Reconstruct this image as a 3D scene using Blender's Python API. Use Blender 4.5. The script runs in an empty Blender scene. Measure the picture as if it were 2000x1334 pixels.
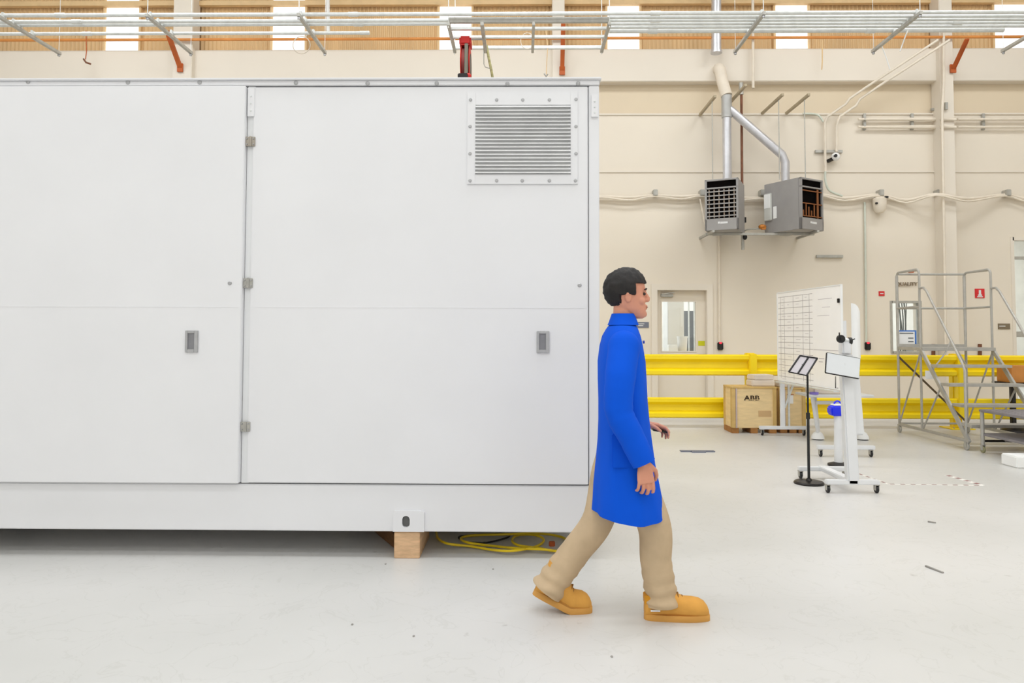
import bpy, bmesh, math, random
from mathutils import Vector, Matrix, noise
random.seed(7)
PI = math.pi
SC = bpy.context.scene
COL = SC.collection

# ------------------------------------------------------------------ camera
F, PX, PY = 1400.0, 1000.0, 592.0            # focal length and principal point in pixels of the 2000x1334 frame
CAM = Vector((0.0, 0.0, 1.40))
dY = Vector((1020-PX, -(650-PY), -F)).normalized()       # vanishing point of depth
dZ = Vector((1102-PX, 33500+PY, -F)).normalized()        # vanishing point of verticals
dX = dY.cross(dZ).normalized()
dZ = dX.cross(dY).normalized()
RW = Matrix((dX, dY, dZ))                                # camera -> world
cd = bpy.data.cameras.new('camera')
cam = bpy.data.objects.new('camera', cd)
COL.objects.link(cam)
cam.matrix_world = Matrix.Translation(CAM) @ RW.to_4x4()
cd.sensor_fit = 'HORIZONTAL'; cd.sensor_width = 36.0; cd.lens = 36.0*F/2000.0
cd.shift_x = 0.0; cd.shift_y = -(667-PY)/2000.0
cd.clip_start = 0.05; cd.clip_end = 200
SC.camera = cam

def W(px, py, D):
    """the point of the place at depth D that the photograph shows at (px, py)"""
    v = RW @ Vector(((px-PX)/F, -(py-PY)/F, -1.0))
    return CAM + v*(D/v.y)
def WX(px, D, py=650): return W(px, py, D).x
def WZ(py, D, px=1000): return W(px, py, D).z

# ------------------------------------------------------------------ world, lights, exposure
wd = bpy.data.worlds.new('world'); SC.world = wd; wd.use_nodes = True
wd.node_tree.nodes['Background'].inputs[0].default_value = (0.9, 0.95, 1.0, 1)
wd.node_tree.nodes['Background'].inputs[1].default_value = 1.0
SC.view_settings.view_transform = 'Standard'; SC.view_settings.look = 'None'
SC.view_settings.gamma = 1.0; SC.view_settings.use_curve_mapping = False
SC.view_settings.exposure = -1.30
CEIL = 9.0
def area(name, loc, rot, sx, sy, power, col):
    l = bpy.data.lights.new(name, 'AREA'); l.shape = 'RECTANGLE'; l.size = sx; l.size_y = sy
    l.energy = power; l.color = col
    o = bpy.data.objects.new(name, l); o.location = loc; o.rotation_euler = rot; COL.objects.link(o)
    return o
for iy, y in enumerate((-5.5, -1.0, 3.5, 8.6)):          # added fill lamps under the closed ceiling, out of view
    for ix, x in enumerate((-7.0, 0.0, 7.0)):
        area('roof_fill', (x, y, CEIL-0.12), (0, 0, 0), 4.6, 1.6, (295, 285, 430, 495)[iy], (0.93, 0.965, 1.0))
# added frontal fill lamp behind the camera; the front wall itself is solid
area('front_fill', (0, -7.6, 4.2), (PI/2, 0, 0), 18, 6.0, 440, (0.93, 0.965, 1.0))
area('next_room_fill', (5.6, 16.2, 4.3), (0, 0, 0), 14, 3.2, 1350, (0.97, 0.99, 1.0))  # added area lamp that brightens the closed next room
SC.cycles.max_bounces = 8
SC.cycles.diffuse_bounces = 5
SC.cycles.sample_clamp_indirect = 6.0

# ------------------------------------------------------------------ materials
def lin(c):
    return tuple(((v/255)/12.92 if v/255 <= 0.04045 else (((v/255)+0.055)/1.055)**2.4) for v in c)
MATS = {}
def mat(name, rgb, rough=0.5, metal=0.0, var=0.04, scale=6.0, bump=0.0, spec=0.5, emit=None, estr=0.0, stretch=None):
    if name in MATS: return MATS[name]
    m = bpy.data.materials.new(name); m.use_nodes = True; MATS[name] = m
    nt = m.node_tree; b = nt.nodes['Principled BSDF']
    c = lin(rgb)
    b.inputs['Roughness'].default_value = rough; b.inputs['Metallic'].default_value = metal
    b.inputs['Specular IOR Level'].default_value = spec
    tc = nt.nodes.new('ShaderNodeTexCoord'); n = nt.nodes.new('ShaderNodeTexNoise')
    n.inputs['Scale'].default_value = scale; n.inputs['Detail'].default_value = 4
    src = tc.outputs['Object']
    if stretch:
        mp = nt.nodes.new('ShaderNodeMapping'); mp.inputs['Scale'].default_value = stretch
        nt.links.new(src, mp.inputs['Vector']); src = mp.outputs['Vector']
    nt.links.new(src, n.inputs['Vector'])
    r = nt.nodes.new('ShaderNodeValToRGB')
    r.color_ramp.elements[0].position = 0.3; r.color_ramp.elements[1].position = 0.7
    lo = tuple(max(0, v*(1-var*1.6)) for v in c); hi = tuple(min(1, v*(1+var)) for v in c)
    r.color_ramp.elements[0].color = lo+(1,); r.color_ramp.elements[1].color = hi+(1,)
    nt.links.new(n.outputs['Fac'], r.inputs['Fac']); nt.links.new(r.outputs['Color'], b.inputs['Base Color'])
    if bump:
        bp = nt.nodes.new('ShaderNodeBump'); bp.inputs['Strength'].default_value = bump; bp.inputs['Distance'].default_value = 0.01
        nt.links.new(n.outputs['Fac'], bp.inputs['Height']); nt.links.new(bp.outputs['Normal'], b.inputs['Normal'])
    if emit:
        b.inputs['Emission Color'].default_value = lin(emit)+(1,); b.inputs['Emission Strength'].default_value = estr
    return m
M_WHITE = mat('white_paint', (229, 229, 231), 0.42, var=0.012, scale=2)
M_WHITE2 = mat('white_frame_paint', (228, 229, 230), 0.45, var=0.02, scale=4)
M_GAP = mat('dark_gap_rubber', (150, 150, 152), 0.8)
M_WALL = mat('cream_wall_paint', (231, 221, 205), 0.75, var=0.03, scale=0.35)
M_WALLHI = mat('cream_concrete_band', (230, 221, 207), 0.75, var=0.03, scale=0.3)
M_STRIP = mat('tan_wall_strip', (222, 206, 180), 0.8, var=0.03, scale=0.5)
M_SIDING = mat('tan_metal_siding', (222, 188, 140), 0.6, var=0.10, scale=1.2, stretch=(1, 1, 0.15))
M_GIRT = mat('tan_girt', (226, 194, 146), 0.6, var=0.05)
M_PANEL = mat('translucent_panel', (250, 250, 250), 0.5, emit=(252, 254, 255), estr=1.6, var=0.0)
M_PLAIN = mat('plain_white_wall', (225, 222, 215), 0.8)
M_CEIL = mat('ceiling_white', (225, 223, 218), 0.8)
M_GALV = mat('galvanised_steel', (222, 224, 222), 0.4, 0.35, var=0.06, scale=14)
M_GALVD = mat('dull_galvanised', (184, 182, 175), 0.5, 0.4, var=0.08, scale=14)
M_DUCT = mat('bright_duct', (208, 208, 212), 0.34, 0.6, var=0.05, scale=9)
M_STEEL = mat('stainless', (176, 176, 178), 0.35, 0.8, var=0.06, scale=20)
M_HANDLE = mat('handle_grey', (176, 176, 177), 0.45, 0.3, var=0.05, scale=20)
M_HANDLED = mat('handle_recess', (136, 136, 140), 0.5, 0.3, var=0.05, scale=20)
M_OPIPE = mat('orange_pipe', (218, 142, 70), 0.6, var=0.1, scale=3)
M_ORANGE = mat('orange_primer', (188, 92, 36), 0.6, var=0.12, scale=5)
M_YELLOW = mat('yellow_powdercoat', (254, 222, 14), 0.42, var=0.03, scale=3)
M_HEATER = mat('grey_heater_enamel', (158, 155, 153), 0.5, 0.1, var=0.03)
M_SHADE = mat('heater_shade_black', (10, 7, 6), 0.9, spec=0.05)  # near-black colour stands in for the shade inside the heaters
M_BLACK = mat('black_plastic', (20, 20, 21), 0.45)
M_BLACKM = mat('black_metal', (34, 30, 29), 0.35, 0.4)
M_RUST = mat('brown_pipe', (120, 72, 46), 0.6, var=0.15, scale=10)
M_COPPER = mat('heat_exchanger', (150, 96, 58), 0.5, 0.5)
M_CREAMPIPE = mat('cream_pipe', (230, 219, 202), 0.6)
M_WOOD = mat('block_wood', (216, 178, 138), 0.7, var=0.12, scale=14, stretch=(1, 0.2, 4), bump=0.2)
M_WOODD = mat('dark_timber', (118, 78, 40), 0.75, var=0.15, scale=14, stretch=(4, 1, 4), bump=0.2)
M_PLY = mat('crate_plywood', (240, 212, 160), 0.7, var=0.07, scale=5, stretch=(1, 1, 5), bump=0.1)
M_PLY2 = mat('crate_batten', (214, 180, 112), 0.7, var=0.08, scale=9)
M_CARD = mat('cardboard', (200, 134, 66), 0.8, var=0.06)
M_FOAM = mat('foam_white', (226, 214, 200), 0.8, var=0.03)
M_BOARD = mat('whiteboard_face', (251, 249, 247), 0.25, var=0.01)
M_INK = mat('grid_ink', (160, 153, 154), 0.8)
M_PAPER = mat('paper_white', (240, 240, 238), 0.8, var=0.01)
M_LADDER = mat('ladder_grey', (180, 177, 170), 0.45, 0.3, var=0.06, scale=12)
M_CART = mat('cart_grey', (140, 136, 140), 0.5, 0.25, var=0.08, scale=8)
M_YCORD = mat('yellow_cord', (232, 200, 20), 0.45, var=0.02)
M_RED = mat('red_enamel', (208, 34, 30), 0.45, var=0.05)
M_REDSIGN = mat('red_sign', (214, 40, 44), 0.5, var=0.02)
M_ROSE = mat('hose_rubber', (150, 70, 66), 0.6, var=0.1)
M_BLUE = mat('blue_plastic', (14, 40, 235), 0.35, var=0.03)
M_BLUE2 = mat('blue_frame', (74, 122, 196), 0.5)
M_LILAC = mat('lilac_tape', (132, 116, 205), 0.5)
M_SIGN = mat('slate_sign', (116, 120, 134), 0.5)
M_SIGNB = mat('brown_sign', (126, 112, 90), 0.5)
M_SIGNTXT = mat('sign_lettering', (226, 226, 226), 0.5)
M_LETTER = mat('wall_letters', (150, 134, 112), 0.5)
M_LED = mat('red_led', (255, 60, 80), 0.4, emit=(255, 50, 70), estr=1.5)
M_YSTICK = mat('yellow_green_sticker', (204, 204, 16), 0.5)
M_TEALC = mat('green_grey_conduit', (208, 213, 200), 0.5)
M_SCREEN = mat('screen_back', (222, 225, 227), 0.35, var=0.01)
M_PANELG = mat('desk_panel_grey', (206, 200, 204), 0.5)
M_COAT = mat('blue_labcoat', (0, 84, 214), 0.85, var=0.05, scale=3, bump=0.15, spec=0.2)
M_KHAKI = mat('khaki_cotton', (196, 172, 140), 0.9, var=0.05, scale=12, bump=0.2, spec=0.2)
M_BOOT = mat('wheat_nubuck', (216, 158, 76), 0.8, var=0.06, scale=14, bump=0.15, spec=0.25)
M_SOLE = mat('boot_sole', (206, 150, 72), 0.7, var=0.05)
M_COLLAR = mat('boot_collar', (206, 140, 24), 0.8)
M_SKIN = mat('skin', (214, 150, 124), 0.55, var=0.04, scale=10, spec=0.35)
M_HAIR = mat('black_hair', (20, 14, 12), 0.65, var=0.3, scale=60, stretch=(1, 1, .3), bump=0.5)
M_SOCK = mat('seam_dark', (150, 116, 84), 0.9)
M_LACE = mat('boot_lace', (150, 106, 50), 0.9)
M_TAPED = mat('tape_dark', (146, 110, 106), 0.7)
M_TAPEW = mat('tape_white', (240, 236, 230), 0.7)
M_SCRAP = mat('scrap_grey', (150, 146, 140), 0.7)
M_MACH = mat('machine_grey', (132, 136, 142), 0.5, 0.3)
M_CABLE = mat('cable_dark', (90, 96, 98), 0.5)

def floor_material():
    m = bpy.data.materials.new('pale_epoxy_floor'); m.use_nodes = True
    nt = m.node_tree; b = nt.nodes['Principled BSDF']
    tc = nt.nodes.new('ShaderNodeTexCoord')
    n1 = nt.nodes.new('ShaderNodeTexNoise'); n1.inputs['Scale'].default_value = 0.5; n1.inputs['Detail'].default_value = 5
    n2 = nt.nodes.new('ShaderNodeTexNoise'); n2.inputs['Scale'].default_value = 4.0; n2.inputs['Detail'].default_value = 8; n2.inputs['Distortion'].default_value = 1.2
    n3 = nt.nodes.new('ShaderNodeTexNoise'); n3.inputs['Scale'].default_value = 9.0; n3.inputs['Detail'].default_value = 6
    for n in (n1, n2, n3): nt.links.new(tc.outputs['Object'], n.inputs['Vector'])
    r1 = nt.nodes.new('ShaderNodeValToRGB')
    r1.color_ramp.elements[0].color = lin((200, 199, 195))+(1,); r1.color_ramp.elements[1].color = lin((213, 211, 208))+(1,)
    r1.color_ramp.elements[0].position = .35; r1.color_ramp.elements[1].position = .65
    nt.links.new(n1.outputs['Fac'], r1.inputs['Fac'])
    r2 = nt.nodes.new('ShaderNodeValToRGB')      # hairline scuffs: a thin iso-band of the noise
    e = r2.color_ramp.elements
    e[0].position = .485; e[0].color = (1, 1, 1, 1); e[1].position = .515; e[1].color = (1, 1, 1, 1)
    k = e.new(.5); k.color = (.93, .93, .92, 1)
    nt.links.new(n2.outputs['Fac'], r2.inputs['Fac'])
    r3 = nt.nodes.new('ShaderNodeValToRGB')
    r3.color_ramp.elements[0].position = .70; r3.color_ramp.elements[0].color = (1, 1, 1, 1)
    r3.color_ramp.elements[1].position = .78; r3.color_ramp.elements[1].color = (.72, .71, .69, 1)
    nt.links.new(n3.outputs['Fac'], r3.inputs['Fac'])
    a = nt.nodes.new('ShaderNodeMixRGB'); a.blend_type = 'MULTIPLY'; a.inputs[0].default_value = 1
    c = nt.nodes.new('ShaderNodeMixRGB'); c.blend_type = 'MULTIPLY'; c.inputs[0].default_value = 1
    nt.links.new(r1.outputs[0], a.inputs[1]); nt.links.new(r2.outputs[0], a.inputs[2])
    nt.links.new(a.outputs[0], c.inputs[1]); nt.links.new(r3.outputs[0], c.inputs[2])
    nt.links.new(c.outputs[0], b.inputs['Base Color'])
    b.inputs['Roughness'].default_value = 0.36; b.inputs['Specular IOR Level'].default_value = 0.5
    return m
M_FLOOR = floor_material()
def glass_material():
    m = bpy.data.materials.new('clear_glass'); m.use_nodes = True
    nt = m.node_tree; nt.nodes.clear()
    o = nt.nodes.new('ShaderNodeOutputMaterial'); t = nt.nodes.new('ShaderNodeBsdfTransparent'); g = nt.nodes.new('ShaderNodeBsdfGlossy')
    g.inputs['Roughness'].default_value = .03; x = nt.nodes.new('ShaderNodeMixShader'); f = nt.nodes.new('ShaderNodeFresnel')
    t.inputs[0].default_value = (.93, .96, .97, 1)
    nt.links.new(f.outputs[0], x.inputs[0]); nt.links.new(t.outputs[0], x.inputs[1]); nt.links.new(g.outputs[0], x.inputs[2])
    nt.links.new(x.outputs[0], o.inputs[0]); return m
M_GLASS = glass_material()

# ------------------------------------------------------------------ mesh helpers
WL = {}     # world location of every object built
class MB:
    def __init__(s, M=None): s.bm = bmesh.new(); s.M = M
    def box(s, x0, x1, y0, y1, z0, z1, M=None):
        vs = [s.bm.verts.new((x, y, z)) for x in (x0, x1) for y in (y0, y1) for z in (z0, z1)]
        for f in ((0,1,3,2),(4,6,7,5),(0,4,5,1),(2,3,7,6),(0,2,6,4),(1,5,7,3)): s.bm.faces.new([vs[i] for i in f])
        if M is not None:
            for v in vs: v.co = M @ v.co
        return s
    def prism(s, pts, d):
        """closed polygon pts extruded by vector d"""
        d = Vector(d); a = [s.bm.verts.new(p) for p in pts]; b = [s.bm.verts.new(Vector(p)+d) for p in pts]
        n = len(pts); s.bm.faces.new(a); s.bm.faces.new(list(reversed(b)))
        for i in range(n): s.bm.faces.new((a[i], b[i], b[(i+1) % n], a[(i+1) % n]))
        return s
    def loft(s, rings, caps=True, closed=True):
        R = [[s.bm.verts.new(p) for p in r] for r in rings]; n = len(R[0])
        for a, b in zip(R, R[1:]):
            for i in range(n if closed else n-1):
                s.bm.faces.new((a[i], a[(i+1) % n], b[(i+1) % n], b[i]))
        if caps and closed: s.bm.faces.new(list(reversed(R[0]))); s.bm.faces.new(R[-1])
        return s
    def tube(s, pts, r, seg=10, caps=True, closed=False):
        pts = [Vector(p) for p in pts]; n = len(pts)
        rs = r if isinstance(r, (list, tuple)) else [r]*n
        T = []
        for i in range(n):
            a = pts[i-1] if (i > 0 or closed) else pts[i]; b = pts[(i+1) % n] if (i < n-1 or closed) else pts[i]
            T.append((b-a).normalized())
        u = T[0].orthogonal().normalized(); rings = []
        for i in range(n):
            u = (u - T[i]*u.dot(T[i])).normalized(); v = T[i].cross(u)
            k = 1.0
            if 0 < i < n-1:
                c = (pts[i]-pts[i-1]).normalized().dot((pts[i+1]-pts[i]).normalized()); k = 1.0/max(.6, math.sqrt(max(0, (1+c)/2)))
            rings.append([pts[i]+(u*math.cos(2*PI*j/seg)+v*math.sin(2*PI*j/seg))*rs[i]*k for j in range(seg)])
        if closed: rings.append(rings[0])
        s.loft(rings, caps and not closed)
        if closed: bmesh.ops.remove_doubles(s.bm, verts=s.bm.verts, dist=1e-6)
        return s
    def bar(s, p0, p1, w, h, up=(0, 0, 1)):
        p0 = Vector(p0); p1 = Vector(p1); d = (p1-p0).normalized(); up = Vector(up)
        if abs(d.dot(up)) > .99: up = Vector((0, 1, 0))
        a = d.cross(up).normalized()*w/2; b = a.cross(d).normalized()*h/2
        s.loft([[p+a+b, p-a+b, p-a-b, p+a-b] for p in (p0, p1)]); return s
    def ball(s, c, r, seg=14, rings=9, M=None):
        c = Vector(c); r = Vector(r if isinstance(r, (list, tuple, Vector)) else (r, r, r))
        mm = Matrix.Translation(c) @ Matrix.Diagonal((r.x, r.y, r.z, 1))
        if M is not None: mm = M @ mm
        bmesh.ops.create_uvsphere(s.bm, u_segments=seg, v_segments=rings, radius=1.0, matrix=mm); return s
    def lathe(s, c, prof, seg=20, axis='Z'):
        """prof: (radius, height) from bottom to top"""
        c = Vector(c); rings = []
        for r, h in prof:
            ring = []
            for j in range(seg):
                a = 2*PI*j/seg; x, y = r*math.cos(a), r*math.sin(a)
                ring.append(c+(Vector((x, y, h)) if axis == 'Z' else Vector((x, h, y)) if axis == 'Y' else Vector((h, x, y))))
            rings.append(ring)
        return s.loft(rings)
    def build(s, name, m, parent=None, smooth=None, bevel=0.0, loc=None, keep=False):
        bm = s.bm
        bmesh.ops.recalc_face_normals(bm, faces=bm.faces)
        if bevel:
            bmesh.ops.bevel(bm, geom=[e for e in bm.edges if len(e.link_faces) == 2 and e.calc_face_angle(0) > .6], offset=bevel, segments=2, affect='EDGES', clamp_overlap=True)
        if s.M is not None: bm.transform(s.M)
        if parent is not None: o0 = Vector((WL[parent.name])); 
        elif loc is not None: o0 = Vector(loc)
        else:
            c = [v.co for v in bm.verts]
            o0 = Vector(((min(v.x for v in c)+max(v.x for v in c))/2, (min(v.y for v in c)+max(v.y for v in c))/2, min(v.z for v in c)))
        bm.transform(Matrix.Translation(-o0))
        me = bpy.data.meshes.new(name); bm.to_mesh(me); bm.free()
        me.materials.append(m)
        if smooth is not False:
            me.polygons.foreach_set('use_smooth', [True]*len(me.polygons))
            try: me.set_sharp_from_angle(angle=math.radians(38 if smooth is None else smooth))
            except Exception: pass
        o = bpy.data.objects.new(name, me); COL.objects.link(o)
        if parent is not None: o.parent = parent
        else: o.location = o0
        WL[o.name] = o0
        return o
def tag(o, label, cat, group=None):
    o['label'] = label; o['category'] = cat
    if group: o['group'] = group
    return o
def empty(name, loc, label, cat, group=None):
    o = bpy.data.objects.new(name, None); o.empty_display_size = .1; COL.objects.link(o)
    o.location = loc; WL[o.name] = Vector(loc); return tag(o, label, cat, group)
def struct(o): o['kind'] = 'structure'; return o
def clone(o, off, parent=None, name=None):
    """copy of a part with an offset in its parent's space"""
    c = o.copy(); COL.objects.link(c); c.parent = parent or o.parent; c.location = o.location+Vector(off); return c
def arc(c, r, a0, a1, n, plane='XZ'):
    out = []
    for i in range(n+1):
        a = a0+(a1-a0)*i/n; u, v = r*math.cos(a), r*math.sin(a)
        out.append(Vector(c)+(Vector((u, 0, v)) if plane == 'XZ' else Vector((u, v, 0)) if plane == 'XY' else Vector((0, u, v))))
    return out
def smooth_path(pts, n=6):
    pts = [Vector(p) for p in pts]; out = []
    P = [pts[0]]+pts+[pts[-1]]
    for i in range(1, len(P)-2):
        for k in range(n):
            t = k/n; a, b, c, d = P[i-1], P[i], P[i+1], P[i+2]
            out.append(0.5*((2*b)+(c-a)*t+(2*a-5*b+4*c-d)*t*t+(3*b-a-3*c+d)*t**3))
    out.append(pts[-1]); return out
def text_obj(name, s, size, m, parent, M, depth=0.004, bold=0.0, space=1.0):
    cu = bpy.data.curves.new(name, 'FONT'); cu.body = s; cu.size = size; cu.extrude = depth/2; cu.offset = bold
    cu.align_x = 'CENTER'; cu.align_y = 'CENTER'; cu.space_character = space
    t = bpy.data.objects.new(name+'_tmp', cu); COL.objects.link(t)
    dg = bpy.context.evaluated_depsgraph_get(); dg.update()
    me = bpy.data.meshes.new_from_object(t.evaluated_get(dg)); bpy.data.objects.remove(t); bpy.data.curves.remove(cu)
    b = MB(M); b.bm.from_mesh(me); bpy.data.meshes.remove(me)
    return b.build(name, m, parent, smooth=False)
FACE = Matrix.Rotation(PI/2, 4, 'X')         # text standing upright, read from -Y

# ------------------------------------------------------------------ the hall
YW = 12.96
XL, XR, YF = -13.0, 14.0, -8.0
struct(MB().box(XL, XR, YF, YW+.2, -.1, 0).build('floor', M_FLOOR, smooth=False, loc=(0, 0, 0)))
struct(MB().box(XL, XR, YF, YW+.2, CEIL, CEIL+.2).build('ceiling', M_CEIL, smooth=False))
struct(MB().box(XL-.2, XL, YF, YW+.2, 0, CEIL).build('wall_left', M_PLAIN, smooth=False))
struct(MB().box(XR, XR+.2, YF, YW+.2, 0, CEIL).build('wall_right', M_WALL, smooth=False))
struct(MB().box(XL, XR, YF-.2, YF, 0, CEIL).build('wall_front', M_PLAIN, smooth=False))

def zw(py, px=1400): return WZ(py, YW, px)
def xw(px, py=400): return WX(px, YW, py)
Z222, Z163, Z101 = zw(222), zw(164), zw(101)
holes = {  # openings of the back wall: x0, x1, z0, z1
 'door': (xw(1283, 680), xw(1382, 680), 0.0, zw(566)),
 'win1': (xw(1742, 640), xw(1797, 640), zw(686), zw(590)),
 'win2': (xw(1980, 580), xw(1980, 580)+1.9, 0.0, zw(467)),
}
def wall_with_holes(b, x0, x1, z0, z1, y0, y1, hs):
    xs = sorted({x0, x1} | {h[0] for h in hs} | {h[1] for h in hs}); zs = sorted({z0, z1} | {h[2] for h in hs} | {h[3] for h in hs})
    for i in range(len(xs)-1):
        run = None
        for j in range(len(zs)-1):
            cx, cz = (xs[i]+xs[i+1])/2, (zs[j]+zs[j+1])/2
            solid = not any(h[0] < cx < h[1] and h[2] < cz < h[3] for h in hs)
            if solid: b.box(xs[i], xs[i+1], y0, y1, zs[j], zs[j+1])
b = MB(); wall_with_holes(b, XL, XR, 0, Z222, YW, YW+.22, list(holes.values()))
struct(b.build('wall_back', M_WALL, smooth=False))
struct(MB().box(XL, XR, YW+.05, YW+.22, Z222, Z163).build('trim_1', M_STRIP, smooth=False))
struct(MB().box(XL, XR, YW-.14, YW+.22, Z163, Z101).build('trim_2', M_WALLHI, smooth=False, bevel=.01))
# shallow ledge lines on the wall panels
struct(MB().box(xw(1120), XR, YW-.02, YW+.01, zw(337), zw(334)).build('trim_3', M_WALLHI, smooth=False))
struct(MB().box(xw(1120), XR, YW-.025, YW+.01, zw(225), zw(222)).build('trim_4', M_WALLHI, smooth=False))
# upper corrugated siding with translucent panels let in
wins = [(-115, -53), (210, 273), (535, 596), (860, 920), (1187, 1247), (1514, 1575), (1838+102, 1838+165)]
XSI = [(WX(a, YW+.1, 50), WX(c, YW+.1, 50)) for a, c in wins]
sid = bmesh.new(); sb = MB(); x = XL
edges = []
for a, c in XSI+[(XR, XR)]:
    edges.append((x, a)); x = c
for a, c in edges:
    n = int((c-a)/.019); ring0 = []; ring1 = []
    for i in range(n+1):
        xx = a+(c-a)*i/n; ph = ((xx/.076) % 1.0)*4
        yy = YW+.10+(0.0 if ph < 1 else .022*(ph-1) if ph < 2 else .022 if ph < 3 else .022*(4-ph))
        ring0.append((xx, yy, Z101-.02)); ring1.append((xx, yy, CEIL))
    sb.loft([ring0, ring1], caps=False, closed=False)
sid.free()
struct(sb.build('wall_upper', M_SIDING, smooth=False))
for i, (a, c) in enumerate(XSI):
    w = MB().box(a-.01, c+.01, YW+.08, YW+.13, Z101-.02, CEIL).build('window_%d' % (i+3), M_PANEL, smooth=False); struct(w)
    struct(MB().box(a-.05, a-.012, YW+.04, YW+.125, Z101, CEIL).box(c+.012, c+.05, YW+.04, YW+.125, Z101, CEIL).build('trim_%d' % (10+i), M_GIRT, smooth=False))
struct(MB().box(XL, XR, YW-.02, YW+.07, WZ(9, YW), WZ(0, YW)).build('trim_5', M_GIRT, smooth=False))
# pilasters
for i, (a, c, low) in enumerate(((335, 373, Z222), (1079, 1103, 0), (1838, 1864, 0))):
    struct(MB().box(WX(a, YW-.3, 100), WX(c, YW-.3, 100), YW-.26, YW+.04, 0, CEIL).build('trim_%d' % (20+i), M_WALLHI, smooth=False, bevel=.01))

# next room behind the openings
struct(MB().box(-2, 13.5, YW+.22, 19, -.1, 0).build('floor.001', M_FLOOR, smooth=False))
struct(MB().box(-2, 13.5, 19, 19.2, 0, 4.6).build('wall_next_room', M_PLAIN, smooth=False))
struct(MB().box(-2, 13.5, YW+.22, 19.2, 4.5, 4.6).build('ceiling.001', M_CEIL, smooth=False))
struct(MB().box(-2.1, -2, YW+.22, 19.2, 0, 4.6).box(13.5, 13.6, YW+.22, 19.2, 0, 4.6).build('wall_next_room_side', M_PLAIN, smooth=False))

# door
hx0, hx1, _, hz = holes['door']
dr = struct(MB().box(hx0-.10, hx0+.012, YW-.03, YW+.22, 0, hz+.10).box(hx1-.012, hx1+.10, YW-.03, YW+.215, 0, hz+.10).box(hx0, hx1, YW-.03, YW+.215, hz-.012, hz+.10).build('door_1', M_WALLHI, smooth=False, bevel=.006))
b = MB(); dy = YW+.10
gw = (xw(1293, 640)+.02, xw(1359, 640)+.02, zw(686)-.0, zw(589))
wall_with_holes(b, hx0+.014, hx1-.014, .01, hz-.014, dy, dy+.05, [gw])
lf = b.build('door_leaf', M_WALL, dr, smooth=False)
MB().box(gw[0], gw[1], dy+.02, dy+.03, gw[2], gw[3]).build('pane', M_GLASS, lf, smooth=False)
MB().box(gw[0]-.02, gw[0], dy-.01, dy, gw[2]-.02, gw[3]+.02).box(gw[1], gw[1]+.02, dy-.01, dy, gw[2]-.02, gw[3]+.02).box(gw[0], gw[1], dy-.01, dy, gw[2]-.02, gw[2]).box(gw[0], gw[1], dy-.01, dy, gw[3], gw[3]+.02).build('glazing_bead', M_WALLHI, lf, smooth=False)
q = W(1302, 577, dy)
MB().box(q.x-.11, q.x+.11, dy-.06, dy, q.z-.03, q.z+.03).build('door_closer', M_GALVD, dr, smooth=False, bevel=.008)
MB().bar((q.x-.10, dy-.075, q.z+.02), (q.x+.12, dy-.10, q.z+.05), .02, .012).build('closer_arm', M_GALVD, dr, smooth=False)
MB().box(hx1-.09, hx1-.05, dy-.06, dy, .98, 1.0).box(hx1-.16, hx1-.04, dy-.075, dy-.055, 1.0, 1.025).build('door_handle', M_STEEL, dr, bevel=.004)
q = W(1370, 670, dy)
tag(MB().box(q.x-.06, q.x+.06, dy-.004, dy, q.z-.05, q.z+.04).build('sticker', M_YSTICK, smooth=False), 'small yellow-green sticker on the door beside its window', 'sticker')
# windows
a = holes['win1']
w1 = struct(MB().box(a[0]-.03, a[0]+.01, YW-.015, YW+.1, a[2]-.03, a[3]+.03).box(a[1]-.01, a[1]+.03, YW-.015, YW+.1, a[2]-.03, a[3]+.03).box(a[0], a[1], YW-.015, YW+.1, a[3]-.01, a[3]+.03).box(a[0], a[1], YW-.015, YW+.1, a[2]-.03, a[2]+.01).build('window_1', M_GALVD, smooth=False))
MB().box(a[0], a[1], YW+.06, YW+.07, a[2], a[3]).build('pane', M_GLASS, w1, smooth=False)
a = holes['win2']
w2 = struct(MB().box(a[0]-.04, a[0]+.02, YW-.015, YW+.1, a[2], a[3]+.04).box(a[0], a[1], YW-.015, YW+.1, a[3]-.02, a[3]+.04).box(a[1], a[1]+.04, YW-.015, YW+.1, a[2], a[3]+.04).build('window_2', M_WALLHI, smooth=False))
MB().box(a[0], a[1], YW+.06, YW+.07, a[2], a[3]).build('pane', M_GLASS, w2, smooth=False)
MB().box(a[0], a[1], YW+.03, YW+.1, 1.35, 1.45).box(a[0], a[1], YW+.03, YW+.1, 2.75, 2.80).build('mullion', M_GALVD, w2, smooth=False)

# things in the next room
tag(MB().box(W(1304,640,15).x, W(1336,640,15).x, 15, 15.5, 0, 2.2).build('cabinet', M_WHITE2, bevel=.01), 'tall white cabinet seen through the door window', 'cabinet')
t = empty('machine', (W(1340,640,16).x+.1, 16, 0), 'tall grey machine with pipes seen through the door window', 'machine')
x0 = W(1330,640,16).x
MB().box(x0, x0+.45, 16, 16.5, 0, 1.9).build('housing', M_MACH, t, bevel=.01)
MB().box(x0+.36, x0+.56, 15.9, 16.1, 0, 2.6).build('column', mat('machine_dark', (78, 84, 92), .5), t, bevel=.01)
b = MB()
for k in range(4): b.tube([(x0+.15+.12*k, 15.9, .9), (x0+.15+.12*k, 15.9, 2.5-.1*k)], .018, 8)
b.build('pipe', M_GALV, t)
MB().box(x0-.2, x0+.9, 15.7, 15.8, 2.45, 2.6).build('crossbar', M_CABLE, t)
x0 = W(1330,690,14.3).x
t = tag(MB().box(x0-.1, x0+.7, 14.0, 14.7, .98, 1.03).build('tabletop', M_PLY2, loc=(x0+.3, 14.3, 0)), 'plywood table top seen low through the door window', 'table'); t.name = 'work_table'; WL['work_table'] = WL['tabletop']
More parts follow.
